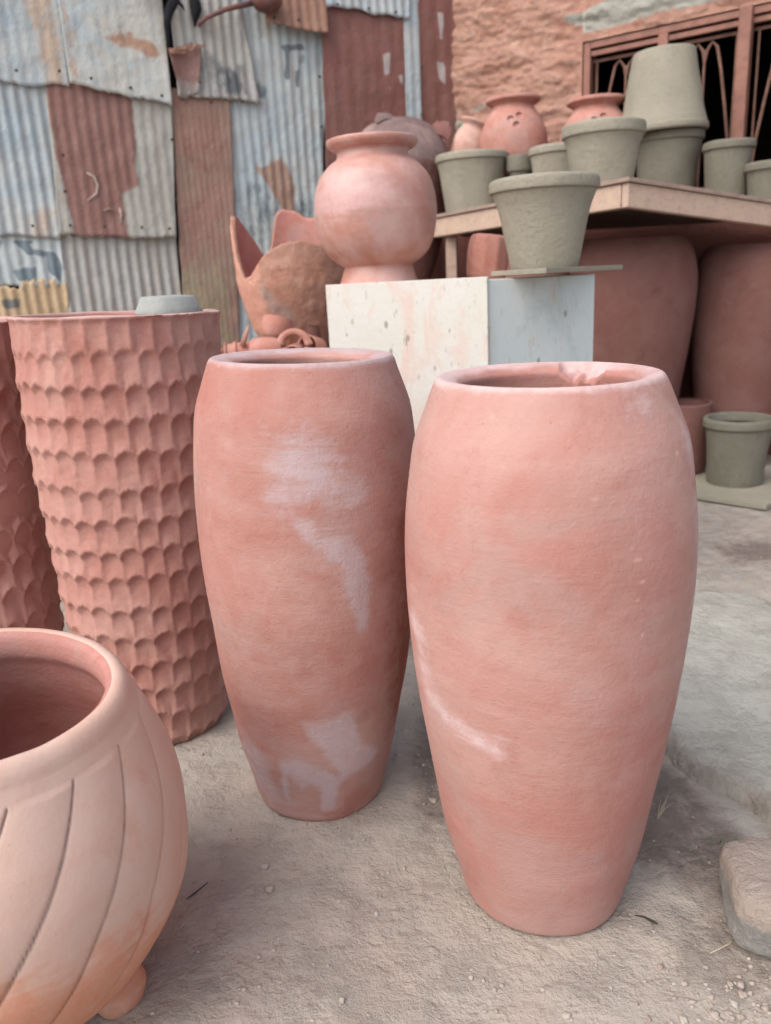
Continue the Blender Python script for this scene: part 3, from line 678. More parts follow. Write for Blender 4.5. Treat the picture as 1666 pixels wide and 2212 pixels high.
# ------------------------------------------------------------------ big jars at the back
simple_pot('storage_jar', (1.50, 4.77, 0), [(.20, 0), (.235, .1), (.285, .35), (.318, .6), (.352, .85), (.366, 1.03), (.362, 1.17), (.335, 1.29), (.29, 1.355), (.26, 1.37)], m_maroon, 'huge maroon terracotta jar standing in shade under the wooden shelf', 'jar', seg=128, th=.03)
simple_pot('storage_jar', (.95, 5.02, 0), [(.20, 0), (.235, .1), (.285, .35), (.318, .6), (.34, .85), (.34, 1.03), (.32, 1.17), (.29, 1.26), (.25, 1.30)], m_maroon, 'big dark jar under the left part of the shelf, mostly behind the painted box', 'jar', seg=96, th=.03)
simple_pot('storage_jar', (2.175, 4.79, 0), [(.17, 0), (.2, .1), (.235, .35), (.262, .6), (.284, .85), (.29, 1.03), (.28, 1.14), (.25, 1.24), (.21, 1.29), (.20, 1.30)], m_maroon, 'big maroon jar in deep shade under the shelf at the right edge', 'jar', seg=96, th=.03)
# brick plinths carrying the broken pieces
def plinth(x0, y0, x1, y1, h, label):
    root = empty('brick_plinth', (x0, y0, 0)); tag(root, label, 'plinth')
    ps = []; rr = random.Random(int(x0 * 100)); zc = 0; c = 0
    while zc < h - .05:
        o = (c % 2) * .11
        x = -o
        while x < x1 - x0:
            a, b = max(x, 0), min(x + .21, x1 - x0)
            if b - a > .03: ps.append(box_vf(a, 0 + rr.uniform(0, .008), zc, b, y1 - y0, zc + .072))
            x += .222
        zc += .082; c += 1
    V, F = join(ps); mkobj('brickwork', V, F, m_brick, root, False)
    mkobj('mortar', *box_vf(.012, .012, 0, x1 - x0 - .012, y1 - y0 - .012, h - .01), m_stone2, root, False)
    mkobj('capping', *box_vf(-.01, -.01, h - .01, x1 - x0 + .01, y1 - y0 + .01, h), m_stone2, root, False)
plinth(-1.02, 3.25, -.22, 4.50, .88, 'low brick plinth carrying the broken pot and the pile of cups')
plinth(-.14, 5.20, .40, 5.74, 1.18, 'low brick plinth under the tall smoky jar behind the painted box')
# smoky jar with shards around its mouth
root = empty('smoky_jar', (.205, 5.53, 1.18)); tag(root, 'large smoke-darkened terracotta jar behind the round pedestal pot', 'jar')
pts = [(.17, 0), (.22, .12), (.275, .30), (.315, .48), (.334, .64), (.330, .76), (.29, .87), (.225, .95), (.15, .995), (.13, 1.0)]
simple_pot('jar_body', (0, 0, 0), pts, m_dark, None, seg=96, parent=root, th=.025)
jb = root.children[0]; zs_ = [v.co.z for v in jb.data.vertices]; at = jb.data.attributes.new('stain', 'FLOAT', 'POINT'); at.data.foreach_set('value', np.clip((.80 - np.array(zs_)) / .18 + .2, 0, 1).astype(np.float32))
def shard(name, loc, rot, w_, h_, mat, label, seed, cat='shard', curve=.5):
    """curved broken piece of pot wall"""
    n, m_ = 18, 10; R0 = w_ / curve; V = []; rr = random.Random(seed)
    top = [1 + .35 * nz((i * .35, seed, 0), 1, seed) for i in range(n)]
    for lay in (0, .014):
        for j in range(m_):
            for i in range(n):
                u = i / (n - 1) - .5; e = 1 - .5 * (abs(u) * 2) ** 2 * (j / m_)
                zz_ = (j / (m_ - 1)) * h_ * top[i] * (1 - .5 * (abs(u) * 2) ** 3)
                a = u * curve; V.append(((R0 - lay) * math.sin(a), -(R0 - lay) * math.cos(a) + R0, zz_))
    F = []; k = n * m_
    for j in range(m_ - 1):
        for i in range(n - 1):
            a = j * n + i; F.append((a, a + 1, a + n + 1, a + n)); F.append((k + a, k + a + n, k + a + n + 1, k + a + 1))
    ring = [i for i in range(n)] + [j * n + n - 1 for j in range(1, m_)] + [(m_ - 1) * n + i for i in range(n - 2, -1, -1)] + [j * n for j in range(m_ - 2, 0, -1)]
    for a, b in zip(ring, ring[1:] + ring[:1]): F.append((a, b, b + k, a + k))
    o = mkobj(name, V, F, mat, None, True); o.location = loc; o.rotation_euler = rot
    tag(o, label, cat, 'broken pieces of pottery'); return o
shard('pot_shard', (.16, 5.36, 2.165), (D(-62), 0, D(20)), .19, .12, m_dark, 'curved greyish shard lying on the smoky jar above the pedestal pot', 4, curve=1.3)
shard('pot_shard', (.43, 5.42, 2.08), (D(-50), D(14), D(-30)), .18, .13, m_maroon, 'dark reddish shard on the right shoulder of the smoky jar', 6, curve=1.3)

# ------------------------------------------------------------------ broken pot
def broken():
    seg, rows = 220, 46
    cut = np.array([(0, 1.47), (20, 1.50), (60, 1.515), (78, 1.525), (90, 1.56), (103, 1.57), (109, 1.55), (113, 1.47), (119, 1.36), (128, 1.345), (140, 1.42), (155, 1.49), (170, 1.53), (178, 1.52), (186, 1.43), (197, 1.32), (212, 1.23), (228, 1.245), (245, 1.33), (262, 1.375), (280, 1.385), (300, 1.36), (318, 1.31), (335, 1.33), (350, 1.42), (360, 1.47)])
    RZ = np.array([(.88, .15), (.93, .19), (1.0, .225), (1.1, .258), (1.2, .282), (1.3, .288), (1.4, .290), (1.5, .290), (1.6, .288)])
    V = []; st = []
    for lay in (0, 1):
        for j in range(rows):
            f_ = j / (rows - 1)
            for i in range(seg):
                t = 2 * math.pi * i / seg; c_ = np.interp(math.degrees(t), cut[:, 0], cut[:, 1]) + .006 * nz((math.cos(t) * 20, math.sin(t) * 20, 0), 1, 2)
                z = .88 + (c_ - .88) * f_; r = np.interp(z, RZ[:, 0], RZ[:, 1]) - lay * .026
                r += .006 * nz((math.cos(t) * 2, math.sin(t) * 2, z * 5), 1, 5) + (.004 if not lay else .001) * nz((math.cos(t) * 5, math.sin(t) * 5, z * 16), 1.4, 7)
                V.append((r * math.cos(t), r * math.sin(t), z - .88 + lay * (.02 if j == 0 else -.004)))
    k = rows * seg; F = []
    for j in range(rows - 1):
        for i in range(seg):
            a = j * seg + i; b = j * seg + (i + 1) % seg
            F.append((a, b, b + seg, a + seg)); F.append((k + a, k + a + seg, k + b + seg, k + b))
    for i in range(seg):
        a = (rows - 1) * seg + i; b = (rows - 1) * seg + (i + 1) % seg; F.append((a, b, b + k, a + k))
    F.append(tuple(range(seg))[::-1]); F.append(tuple(k + i for i in range(seg)))
    Va = np.array(V); T = np.arctan2(Va[:, 1], Va[:, 0]); P = np.c_[T * .29, Va[:, 2]]
    s1 = paint(P, [([(-.62, .36), (-.55, .28), (-.46, .22), (-.44, .12), (-.52, .10), (-.60, .2), (-.68, .3)], .05, .75),
                   ([(.55, .47), (.68, .43), (.75, .35), (.62, .33), (.52, .4)], .04, .8 )])
    s2 = paint(P, [([(-.93, .8), (-.60, .5), (-.62, .1), (-.95, .1)], .05, .9)])
    s2[k:] = 0
    o = mkobj('broken_pot', V, F, [m_broken, m_inner], None, True, {'stain': s1, 'stain2': s2})
    mi = [1 if (min(p_.vertices) >= k) else 0 for p_ in o.data.polygons]
    o.data.polygons.foreach_set('material_index', mi)
    o.location = (-.375, 4.0, .89); o.rotation_euler = (0, 0, D(2))
    tag(o, 'large broken terracotta pot with jagged open side, left of the pedestal pot', 'broken pot')
broken()
# ------------------------------------------------------------------ pile of cups and handles in front of it
def cup(loc, rot, r, h, label, handle=True, taper=.8, hr=.036, ht=.007, pts=None, hz_=.5):
    root = empty('cup', loc, rot); tag(root, label, 'cup', 'small terracotta cups piled on the plinth')
    pts = pts or [(r * taper, 0), (r * (taper + .1), h * .1), (r * .98, h * .5), (r, h * .9), (r * 1.03, h)]
    simple_pot('cup_body', (0, 0, 0), pts, m_red, None, seg=48, parent=root, th=.006, wob=.001)
    if handle:
        a = [(r * .92 + hr * 1.25 * math.sin(q), 0, h * hz_ + hr * 1.1 * math.cos(q)) for q in np.linspace(.05, math.pi - .05, 14)]
        v, fc = tube_vf(a, ht, 10, 1.6); mkobj('handle', v, fc, m_red, root)
def loop(parent, c, rx, rz, a0, a1, r, mat=None, yaw=0):
    p_ = [(c[0] + rx * math.cos(D(a)) * math.cos(yaw), c[1] + rx * math.cos(D(a)) * math.sin(yaw), c[2] + rz * math.sin(D(a))) for a in np.linspace(a0, a1, 20)]
    v, fc = tube_vf(p_, [r * (1.25 - .4 * math.sin(math.pi * i / 19)) for i in range(20)], 10, 1.5)
    return mkobj('handle', v, fc, m_red, parent)
cup((-.655, 3.47, .932), (0, D(88), D(4)), .050, .135, 'ribbed cup lying on its side at the left of the pile', False, pts=[(.046, 0), (.053, .003), (.053, .007), (.044, .012), (.046, .04), (.052, .045), (.052, .052), (.046, .057), (.047, .10), (.045, .135)])
cup((-.525, 3.45, .935), (0, D(80), D(-12)), .058, .13, 'plain cup tapering to its foot, lying in the middle of the pile', False, pts=[(.055, 0), (.060, .01), (.057, .05), (.044, .10), (.026, .13)])
cup((-.455, 3.60, .97), (D(-14), D(14), D(10)), .066, .10, 'rounded cup standing tilted at the back of the pile', False, pts=[(.03, 0), (.055, .02), (.068, .06), (.066, .10)])
g_ = empty('cup', (-.345, 3.50, .925)); tag(g_, 'cup lying mouth forward whose thick looped handle arches up in the pile', 'cup', 'small terracotta cups piled on the plinth')
simple_pot('cup_body', (0, 0, 0), [(.03, 0), (.042, .02), (.046, .07), (.047, .10)], m_red, None, rot=(D(96), 0, D(-8)), seg=48, parent=g_, th=.006, wob=.001)
loop(g_, (-.005, -.085, .03), .062, .062, -18, 205, .011)
loop(g_, (-.055, -.09, -.005), .022, .026, 0, 180, .007)
cup((-.255, 3.56, .93), (D(80), D(12), D(-30)), .050, .10, 'cup lying with its mouth to the painted box', False)
h_ = mkobj('handle_piece', *tube_vf([(-.715, 3.45, .90), (-.712, 3.45, .94), (-.698, 3.445, .965), (-.680, 3.445, .965), (-.674, 3.445, .945), (-.69, 3.44, .925), (-.70, 3.44, .90)], [.007, .008, .009, .009, .008, .007, .006], 8), m_red); tag(h_, 'small curled handle at the left end of the pile of cups', 'shard', 'broken pieces of pottery')
v, fc = tube_vf([(-.572, 3.43, .965), (-.555, 3.425, 1.01), (-.535, 3.42, 1.05)], [.013, .011, .003], 8, .5)
o = mkobj('handle_piece', v, fc, m_red); tag(o, 'pointed broken handle sticking up from the pile of cups', 'shard')
o = shard('pot_shard', (-.28, 3.66, .96), (D(-20), D(20), D(40)), .10, .08, m_maroon, 'dark shard beside the box in the pile of cups', 11, curve=1.2)

# ------------------------------------------------------------------ patchwork of iron sheets (wall 1)
W1o, W1a = (-2.2534, 4.9371), math.atan2(.4123, .91105)
root = empty('sheet_iron_wall', (W1o[0], W1o[1], 0), (0, 0, W1a)); tag(root, 'patchwork wall of rusty and grey corrugated iron sheets', 'wall')
mkobj('backing', *box_vf(-3.5, .06, 0, 3.3, .12, 3.6), m_backing, root, False)
def sheet(label, quad, off, mat, polys=(), amp=.008, pitch=.068, jag=.010, seed=0, curl=0, name='iron_sheet', bulge=0, polys2=()):
    TL, TR, BR, BL = [np.array(q, float) for q in quad]
    wd = max(np.linalg.norm(TR - TL), np.linalg.norm(BR - BL)); hh = max(np.linalg.norm(TL - BL), np.linalg.norm(TR - BR)); amp *= .62; pitch *= .92
    nx, nz_ = max(8, int(wd / .0085)), max(10, int(hh / .022)); V = []; P = []
    for j in range(nz_ + 1):
        v = j / nz_
        for i in range(nx + 1):
            u = i / nx; p_ = (TL * (1 - u) + TR * u) * (1 - v) + (BL * (1 - u) + BR * u) * v
            e_ = np.array([.6 * jag * nz((0, p_[1] * 6, seed), 1, seed) * (abs(u - .5) * 2) ** 6, 2.2 * jag * nz((p_[0] * 7, 0, seed), 1, seed + 2) * (abs(v - .5) * 2) ** 6 + jag * .8 * nz((p_[0] * 40, 0, seed), 1, seed + 2) * (abs(v - .5) * 2) ** 12])
            p_ = p_ + e_
            y = -off - amp * (1 + .5 * nz((p_[0] * 3, p_[1] * 2, seed), 1, 9)) * math.sin((p_[0] + .012 * nz((p_[0] * 1.5, p_[1] * 1.5, seed), 1, 3)) / pitch * 2 * math.pi) + .010 * nz((p_[0] * 2, p_[1] * 2, seed), 1, seed) + .005 * nz((p_[0] * 9, p_[1] * 9, seed), 1, seed) + .0015 * nz((p_[0] * 30, p_[1] * 30, seed), 1, seed)
            y -= curl * (v ** 6) + curl * .5 * nz((p_[0] * 5, 3, seed), 1, 1) * v ** 6 + bulge * math.sin(math.pi * u) * (1 - v * .5)
            V.append((p_[0], y, p_[1])); P.append(p_)
    F = [(j * (nx + 1) + i, (j + 1) * (nx + 1) + i, (j + 1) * (nx + 1) + i + 1, j * (nx + 1) + i + 1) for j in range(nz_) for i in range(nx)]
    at = {'stain': paint(P, polys), 'stain2': paint(P, polys2)} if polys or polys2 else None
    o = mkobj(name, V, F, mat, root, True, at); o['label'] = label
    s_ = o.modifiers.new('thickness', 'SOLIDIFY'); s_.thickness = .003
    return o
T_ = 3.35
sheet('pale sheet at upper left with tan vertical stain', [(-.9, T_), (.60, T_), (.578, 2.385), (-.9, 2.40)], .020, ms['light'], [([(.36, 3.4), (.56, 3.4), (.57, 2.3), (.44, 2.3), (.40, 2.8)], .10, .75)], .0025, seed=1, curl=.012)
sheet('smooth pale sheet with a rust streak and torn right edge', [(.585, T_), (1.19, T_), (1.155, 2.300), (.578, 2.400)], .036, ms['pale'], [([(.78, 2.66), (.95, 2.70), (1.14, 2.62), (1.15, 2.55), (1.0, 2.58), (.85, 2.62)], .05, .75), ([(.58, 3.4), (.68, 3.4), (.66, 2.3), (.57, 2.3)], .08, .55)], .001, seed=2, curl=.015)
sheet('corrugated sheet with dark drips above the brown strip', [(1.245, T_), (1.60, T_), (1.728, 2.350), (1.20, 2.360)], .012, ms['grey'], [([(1.42, 2.62), (1.66, 2.58), (1.70, 2.36), (1.42, 2.36)], .10, .66), ([(1.28, 2.66), (1.38, 2.64), (1.38, 2.5), (1.3, 2.52)], .06, .5)], .008, seed=3, curl=.02)
sheet('blue-grey sheet with dark scribbles and a rusty lower patch', [(1.50, T_), (2.30, T_), (2.095, 1.45), (1.30, -.03)], -.016, ms['mark'], [
    ([(1.90, 2.70), (2.06, 2.72), (2.08, 2.68), (1.97, 2.67), (1.955, 2.50), (1.92, 2.50), (1.93, 2.66)], .018, .9), ([(2.0, 2.66), (2.10, 2.67), (2.08, 2.60), (2.02, 2.58)], .03, .6), ([(1.99, 2.56), (2.03, 2.56), (2.02, 2.46), (1.99, 2.46)], .02, .7),
    ([(1.60, 2.46), (1.82, 2.50), (1.80, 2.36), (1.62, 2.36)], .05, .56),
    ([(1.48, 1.75), (1.6, 1.9), (1.9, 1.95), (2.08, 1.8), (2.06, 1.5), (1.5, 1.4)], .2, .55)], .005, seed=4, polys2=[([(1.68, 1.96), (1.86, 2.02), (1.96, 1.86), (1.93, 1.66), (1.86, 1.62), (1.78, 1.78)], .06, .95), ([(1.42, 1.1), (1.55, 1.15), (1.5, 1.6), (1.44, 1.6)], .05, .7)])
sheet('orange-brown rusty offcut with curled bottom edge', [(1.80, T_), (2.26, T_), (2.215, 2.76), (1.805, 2.80)], .030, ms['orange'], (), .0065, seed=5, curl=.035)
sheet('pale corrugated sheet at middle left', [(-.9, 2.42), (.50, 2.42), (.40, 1.56), (-.9, 1.58)], .008, ms['light'], [([(.2, 1.75), (.42, 1.75), (.42, 1.5), (.1, 1.5)], .1, .5)], .009, seed=6, curl=.012)
sheet('half rusted red corrugated sheet with grey right side', [(.452, 2.42), (1.168, 2.40), (1.090, 1.530), (.392, 1.565)], .022, ms['rusty'], [([(.42, 2.45), (.93, 2.45), (.91, 2.1), (.90, 1.85), (.80, 1.80), (.80, 1.52), (.48, 1.56), (.44, 2.0)], .05, 1.0)], .0042, seed=7, curl=.018)
for k_, pts_ in enumerate(([(.60, 1.92), (.64, 1.90), (.655, 1.85), (.64, 1.80), (.585, 1.765)], [(.665, 1.705), (.70, 1.715), (.74, 1.70)], [(.765, 1.72), (.77, 1.68), (.757, 1.62)])):
    v_, f_ = tube_vf([(a, -.030, c) for a, c in pts_], [.004] + [.008] * (len(pts_) - 2) + [.004], 8, .4); mkobj('chalk_mark', v_, f_, m_chalk, root)
sheet('tall narrow brown rusty sheet', [(1.165, 2.40), (1.540, 2.38), (1.385, -.03), (1.02, -.03)], .006, ms['brown'], [([(1.0, 1.35), (1.45, 1.35), (1.42, .1), (1.0, -.03)], .25, .75)], .0018, .042, seed=8)
sheet('white flaking sheet with blue-grey patches', [(-.9, 1.62), (.397, 1.60), (.385, 1.28), (-.9, 1.28)], -.004, ms['white'], [([(.12, 1.55), (.24, 1.54), (.20, 1.50), (.26, 1.49), (.36, 1.47), (.385, 1.38), (.36, 1.30), (.30, 1.36), (.30, 1.45), (.20, 1.46)], .018, 1.0), ([(.10, 1.38), (.24, 1.40), (.22, 1.31), (.12, 1.31)], .03, .9), ([(.0, 1.56), (.08, 1.55), (.05, 1.5)], .02, .9)], .009, seed=9)
sheet('ochre painted sheet under the white one', [(-.9, 1.30), (.387, 1.295), (.36, .1), (-.9, -.03)], .004, ms['yellow'], [([(.0, 1.21), (.12, 1.22), (.10, 1.16), (.02, 1.16)], .03, .9)], .009, seed=10, jag=.03)
sheet('grey corrugated sheet at the bottom', [(.388, 1.585), (1.096, 1.56), (1.05, .1), (.345, -.03)], .000, ms['grey'], (), .009, seed=11)
sheet('broad red oxide sheet behind the pedestal pot', [(2.20, 2.96), (2.83, 2.95), (2.76, .1), (2.07, -.03)], .014, ms['red'], [([(2.62, 2.68), (2.68, 2.70), (2.67, 2.56), (2.63, 2.55)], .02, .95), ([(2.73, 2.55), (2.77, 2.56), (2.77, 2.48)], .02, .9), ([(2.65, 2.5), (2.68, 2.48), (2.66, 2.45)], .015, .8)], .0022, .11, seed=12)
sheet('pale strip of sheet above the red one', [(2.21, T_), (2.86, T_), (2.83, 2.905), (2.225, 2.94)], .028, ms['light'], (), .006, seed=13, curl=.01)
sheet('narrow pale strip between two red sheets', [(2.80, T_), (2.925, T_), (2.85, -.03), (2.74, -.03)], .022, ms['light'], (), .004, seed=14)
sheet('narrow dark red sheet next to the mud wall', [(2.915, T_), (3.24, T_), (3.20, .1), (2.84, -.03)], .010, ms['red'], [([(3.06, 2.97), (3.11, 2.97), (3.10, 2.8), (3.07, 2.8)], .02, .9), ([(3.05, 2.66), (3.11, 2.66), (3.11, 2.52), (3.06, 2.55)], .02, .95), ([(3.06, 2.25), (3.10, 2.3), (3.10, 2.1), (3.06, 2.1)], .03, .7)], .003, .12, seed=15)
sheet('torn rust-brown flap bent outwards', [(1.172, 2.602), (1.375, 2.64), (1.322, 2.345), (1.225, 2.318)], .060, m_flap, [([(1.1, 2.44), (1.4, 2.46), (1.4, 2.2), (1.1, 2.2)], .12, .9)], .0005, seed=16, curl=-.028, bulge=-.022, jag=.03)
sheet('curled orange lip on the torn flap', [(1.160, 2.615), (1.40, 2.650), (1.365, 2.625), (1.175, 2.590)], .066, ms['orange'], (), .002, seed=17, jag=.02)
nail0 = None
for k_, (s_, z_) in enumerate(((-.2, 2.43), (.05, 2.45), (.30, 2.44), (.53, 2.45), (.70, 2.42), (.92, 2.38), (1.10, 2.345), (.05, 1.62), (.25, 1.61), (.46, 1.61), (.66, 1.60), (.88, 1.59), (1.05, 1.58), (1.22, 2.33), (1.40, 2.32), (1.60, 2.33), (1.86, 2.82), (2.02, 2.82), (2.17, 2.80), (2.30, 2.93), (2.52, 2.925), (2.72, 2.92), (1.34, 2.43), (.48, 2.0), (.46, 1.8), (1.13, 2.1), (1.11, 1.75), (2.14, 2.5), (2.13, 2.2), (2.90, 2.6), (2.89, 2.3))):
    if nail0 is None:
        v_, f_ = blob_vf((0, 0, 0), .009, .006, .009, 1, .1, 5); nail0 = mkobj('nail', v_, f_, m_twig, root); o_ = nail0
    else: o_ = nail0.copy(); C.objects.link(o_); o_.parent = root
    o_.location = (s_, -.052, z_ + .012)
# black cloth strip in the tear; a black lump stands in for a hole
def rag(name, strokes, label):
    ps = [tube_vf([(a, -b, c) for a, b, c, _ in st_], [q[3] for q in st_], 8, .55) for st_ in strokes]
    v, fc = join(ps); o = mkobj(name, v, fc, m_black); o.location = (W1o[0], W1o[1], 0); o.rotation_euler = (0, 0, W1a); tag(o, label, 'rag')
rag('black_rag_or_hole', [[(1.13, .07, 3.00, .02), (1.20, .08, 2.93, .03), (1.235, .08, 2.87, .034), (1.195, .075, 2.81, .028), (1.175, .07, 2.74, .020), (1.175, .06, 2.66, .013), (1.178, .06, 2.60, .006)],
                  [(1.02, .06, 2.865, .005), (1.06, .07, 2.90, .014), (1.10, .07, 2.90, .018), (1.15, .07, 2.95, .022)], [(1.235, .08, 2.88, .02), (1.28, .07, 2.845, .012), (1.29, .07, 2.82, .004)]],
    'black cloth strip dangling from the torn sheet above the bent flap')
rag('black_rag_or_hole', [[(1.345, .05, 2.93, .012), (1.362, .055, 2.88, .034), (1.366, .055, 2.84, .036), (1.355, .05, 2.79, .018), (1.348, .05, 2.745, .005)]],
    'small black lump standing in for a dark hole left of the iron rod')
root = empty('iron_rod', (W1o[0], W1o[1], 0), (0, 0, W1a)); tag(root, 'rusty iron rod ending in a round knob, high on the sheet iron wall', 'rod')
v, fc = tube_vf([(1.365, -.05, 2.755), (1.42, -.07, 2.795), (1.55, -.075, 2.85), (1.72, -.08, 2.895)], [.013, .013, .015, .017], 12); mkobj('shaft', v, fc, m_rod, root)
v, fc = blob_vf((1.80, -.09, 2.915), .105, .08, .068, 3, .12, 16); mkobj('knob', v, fc, m_rod, root)

# ------------------------------------------------------------------ mud-brick wall with the window (wall 2)
W2o, W2a = (.6465, 6.2495), math.atan2(-.5699, .8217)
root = empty('mud_brick_wall', (W2o[0], W2o[1], 0), (0, 0, W2a)); tag(root, 'crumbling orange mud-brick wall with a dark barred window', 'wall')
WX0, WX1, WZ0, WZ1 = .955, 2.95, 1.62, 2.615
xs = np.unique(np.r_[np.arange(-.12, 3.7, .0125), WX0, WX1]); zs = np.unique(np.r_[np.arange(0, 3.5, .0125), WZ0, WZ1]); P = []; V = []
for z in zs:
    for x in xs:
        course = .085; row = z / course + .6 * nz((x * 1.2, 0, z), 1, 1) + .25 * nz((x * 6, 0, z * 3), 1, 2); fr_ = row - math.floor(row)
        bx = x / .23 + .37 * math.floor(row) + .2 * nz((x * 4, math.floor(row), 0), 1, 3); fb = bx - math.floor(bx)
        k = nz((math.floor(bx) * 3.7, math.floor(row) * 5.1, 0), 1, .5)
        edge = min(1, min(fr_, 1 - fr_) / .16) * min(1, min(fb, 1 - fb) / .06)
        sl_ = z + .25 * x
        y = -.010 * edge * (1 + k) * (.5 + .8 * abs(nz((x * 2, 1, z * 2), 1, 8))) - .035 * nz((x * 2.5, 0, z * 3), 1, 4) - .020 * nz((x * 7, 0, sl_ * 15), 1, 5) - .014 * nz((x * 18, 0, sl_ * 34), 1, 6) - .007 * nz((x * 45, 0, z * 60), 1, 7)
        if z < 1.75: y *= .12
        if WX0 - .001 <= x <= WX1 + .001 and WZ0 - .001 <= z <= WZ1 + .001: y = -.01
        V.append((x, y, z)); P.append((x, z))
nx_ = len(xs); F = []; P = np.array(P)
for j in range(len(zs) - 1):
    for i in range(nx_ - 1):
        xm, zm = (xs[i] + xs[i + 1]) / 2, (zs[j] + zs[j + 1]) / 2
        if WX0 < xm < WX1 and WZ0 < zm < WZ1: continue
        F.append((j * nx_ + i, j * nx_ + i + 1, (j + 1) * nx_ + i + 1, (j + 1) * nx_ + i))
cem = [([(.80, 2.80), (.84, 2.74), (.93, 2.71), (.96, 2.64), (1.05, 2.63), (1.3, 2.665), (2.2, 2.68), (3.7, 2.7), (3.7, 3.6), (1.5, 3.6), (1.2, 2.86), (1.05, 2.84), (.95, 2.80)], .05, .75), ([(-.03, 2.34), (.03, 2.35), (.04, 2.16), (-.02, 2.12)], .04, .8), ([(.12, 2.36), (.28, 2.38), (.30, 2.33), (.14, 2.30)], .04, .6)]
mar = [([(-.2, -.2), (3.8, -.2), (3.8, 1.60), (.9, 1.62), (.4, 1.7), (-.2, 1.7)], .1, 1.0)]
mkobj('masonry', V, F, m_mud, root, True, {'stain': paint(P, cem), 'stain2': paint(P, mar), 'stain3': paint(P, [([(.045, 2.275), (.125, 2.30), (.115, 2.235), (.04, 2.23)], .02, .9)])})
# reveal and the dark room behind
def reveal():
    x0, x1, z0, z1 = WX0, WX1, WZ0, WZ1; d0, d1 = -.012, .26
    ps = [box_vf(x0 - .05, 0.0, z0 - .05, x0, d1, z1 + .05), box_vf(x1, 0.0, z0 - .05, x1 + .05, d1, z1 + .05), box_vf(x0, 0.0, z1, x1, d1, z1 + .05), box_vf(x0, 0.0, z0 - .05, x1, d1, z0)]
    V, F = join(ps); mkobj('reveal', V, F, m_mud, root, False)
    V = [(-.1, .26, 0), (3.8, .26, 0), (3.8, 2.4, 0), (-.1, 2.4, 0), (-.1, .26, 3.4), (3.8, .26, 3.4), (3.8, 2.4, 3.4), (-.1, 2.4, 3.4)]
    ps = [box_vf(-.1, 2.4, 0, 3.8, 2.44, 3.4), box_vf(-.14, .14, 0, -.1, 2.4, 3.4), box_vf(3.8, .14, 0, 3.84, 2.4, 3.4), box_vf(-.1, .14, 3.4, 3.8, 2.4, 3.44),
          box_vf(-.1, .27, 0, x0 - .05, .29, 3.4), box_vf(x1 + .05, .27, 0, 3.8, .29, 3.4), box_vf(x0 - .05, .27, z1 + .05, x1 + .05, .29, 3.4), box_vf(x0 - .05, .27, 0, x1 + .05, .29, z0 - .05)]
    V, F = join(ps); mkobj('room_interior', V, F, m_backing, root, False)
reveal()
win = mkobj('window', *join([box_vf(WX0 + .005, .0, WZ0 + .005, WX0 + .05, .05, WZ1 - .005), box_vf(WX1 - .05, .0, WZ0 + .005, WX1 - .005, .05, WZ1 - .005),
                             box_vf(WX0 + .05, .0, WZ1 - .045, WX1 - .05, .05, WZ1 - .005), box_vf(WX0 + .05, .0, WZ0 + .005, WX1 - .05, .05, WZ0 + .045),
                             box_vf(WX0 + .05, .012, WZ1 - .088, WX1 - .05, .045, WZ1 - .058)]), m_frame, root, False); bevel(win, .004)
def child(o, name, V, F, mat, smooth=False):
    c = mkobj(name, V, F, mat, o, smooth); return c
bevel(child(win, 'mullion', *box_vf(1.435, -.006, WZ0 + .05, 1.495, .046, WZ1 - .046), m_frame), .004)
bevel(child(win, 'mullion', *box_vf(1.905, -.055, WZ0 + .03, 1.975, .03, WZ1 - .004), m_frame), .005)
bevel(child(win, 'mullion', *box_vf(2.42, -.006, WZ0 + .05, 2.48, .046, WZ1 - .046), m_frame), .004)
def grille(x0, x1):
    zt, zb_ = WZ1 - .12, WZ0 + .05; ps = [box_vf(x0, .055, zt, x1, .061, zt + .018)]
    xc = (x0 + x1) / 2; w_ = (x1 - x0)
    a = [(xc + s * w_ * k, .07, zt + .005 - d_) for s, seq in ((1, [(0, .04), (.05, .01), (.13, .0), (.20, .05), (.27, .20), (.36, .42), (.44, .66), (.46, .82)]),) for k, d_ in seq]
    for s in (-1, 1):
        pts = [(xc + s * w_ * k, .07, zt - .01 - d_) for k, d_ in ((.0, .10), (.03, .04), (.10, .0), (.17, .03), (.24, .16), (.32, .36), (.40, .58), (.44, .78))]
        ps.append(tube_vf([tuple(q) for q in pts], .0095, 8))
        ps.append(tube_vf([(xc + s * w_ * .44, .062, zt), (xc + s * w_ * .44, .062, zb_)], .007, 8))
    ps.append(tube_vf([(xc, .066, zt - .05), (xc, .066, zb_)], .008, 8))
    V, F = join(ps); child(win, 'grille', V, F, m_bar)
grille(1.005, 1.435); grille(1.495, 1.905); grille(1.975, 2.42)

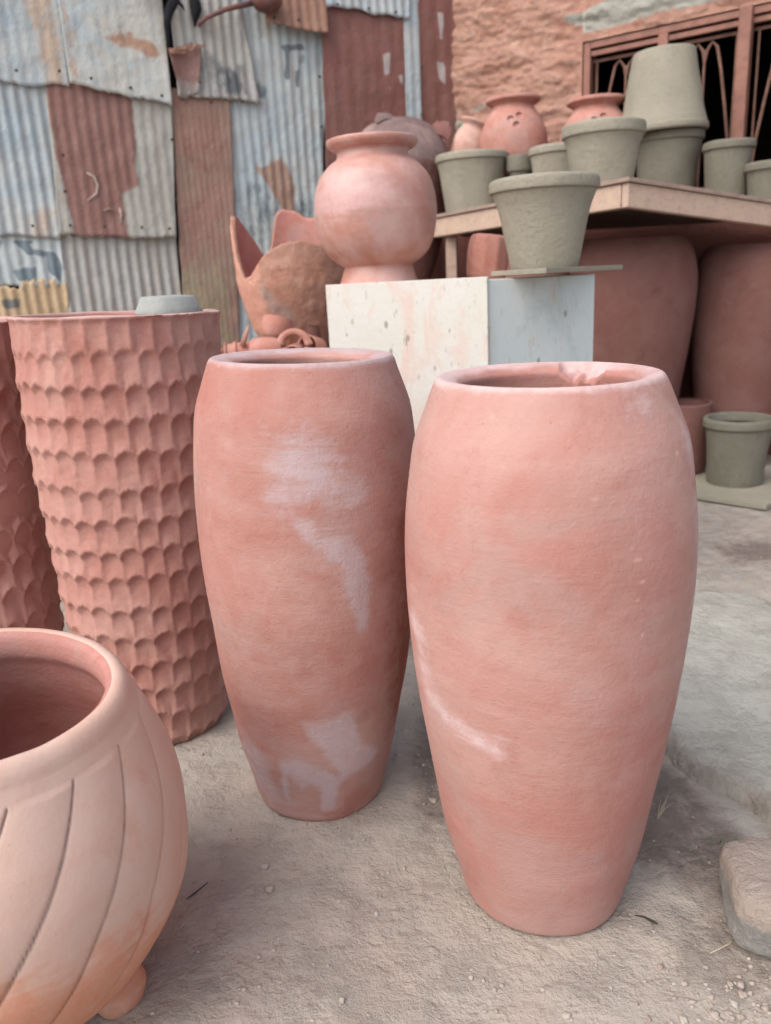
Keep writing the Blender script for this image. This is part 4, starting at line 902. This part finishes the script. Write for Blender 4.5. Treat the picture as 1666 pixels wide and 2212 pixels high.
# ------------------------------------------------------------------ stone block, straw, twigs, grass
def stone():
    root = empty('stone_block', (.735, 1.185, 0), (0, 0, D(-14))); tag(root, 'rough grey stone block with tan top at the lower right edge', 'stone')
    n = 40; V = []
    for i in range(n + 1):
        p = math.pi * i / n
        for j in range(2 * n):
            q = math.pi * j / n; d_ = [math.sin(p) * math.cos(q), math.sin(p) * math.sin(q), math.cos(p)]
            d_ = [math.copysign(abs(x) ** .42, x) for x in d_]
            k = 1 + .07 * nz(d_, 1.3, 3) + .025 * nz(d_, 5, 5) + .01 * nz(d_, 16, 6)
            V.append((d_[0] * .135 * k, d_[1] * .105 * k, max(-.02, .064 + d_[2] * .066 * k + .004 * nz((d_[0] * 9, d_[1] * 9, 0), 1, 2))))
    m_ = 2 * n; F = [(i * m_ + j, (i + 1) * m_ + j, (i + 1) * m_ + (j + 1) % m_, i * m_ + (j + 1) % m_) for i in range(n) for j in range(m_)]
    o = mkobj('block', V, F, m_stone, root, True, {'stain': [min(1, max(0, (v[2] - .062 + .25 * v[0] * 0) / .03)) for v in V]})
stone()
ps = []; rr = random.Random(2)
for k in range(26):
    x, y = .70 + rr.gauss(0, .018), 1.415 + rr.gauss(0, .012); a = rr.uniform(0, 6.28); L = rr.uniform(.006, .018)
    ps.append(tube_vf([(x, y, .0), (x + math.cos(a) * L * .3, y + math.sin(a) * L * .3, L * .7), (x + math.cos(a) * L, y + math.sin(a) * L, L)], [.0012, .001, .0003], 4, .4))
o = mkobj('grass_tuft', *join(ps), m_grass); tag(o, 'small tuft of green grass behind the stone block', 'grass tuft')
ps = []
for k in range(7):
    x, y = .575, 1.50; e = (rr.gauss(.03, .012), rr.gauss(.05, .02)); ps.append(tube_vf([(x, y, .004), (x + e[0] * .5, y + e[1] * .5, .015 + rr.uniform(-.01, .01)), (x + e[0], y + e[1], .025 + rr.uniform(-.02, .01))], [.001, .0008, .0003], 5))
o = mkobj('straw_wisp', *join(ps), m_straw); tag(o, 'wisp of pale dry straw at the foot of the chipped jar', 'straw')
o = mkobj('twig', *tube_vf([(-.45, 1.335, .004), (-.435, 1.35, .006), (-.415, 1.38, .004)], [.001, .0018, .0008], 6), m_twig); tag(o, 'thin dark twig on the dirt beside the ribbed bowl', 'twig')
o = mkobj('twig', *tube_vf([(.60, 1.16, .006), (.585, 1.15, .008), (.545, 1.135, .005)], [.0012, .0014, .0008], 6), m_straw); tag(o, 'thin pale stalk poking out from under the stone block', 'twig')
o = mkobj('twig', *tube_vf([(.44, 1.232, .004), (.455, 1.225, .006), (.468, 1.212, .006), (.476, 1.208, .004)], [.001, .0022, .0028, .001], 6), m_twig); tag(o, 'dark crumbled twig on the dirt right of the chipped jar foot', 'twig')
shard('pot_shard', (1.72, 2.93, .0), (D(-70), 0, D(-50)), .07, .05, m_grey_d, 'small curved shard lying on the dirt at the right edge above the slab', 21, curve=.9)
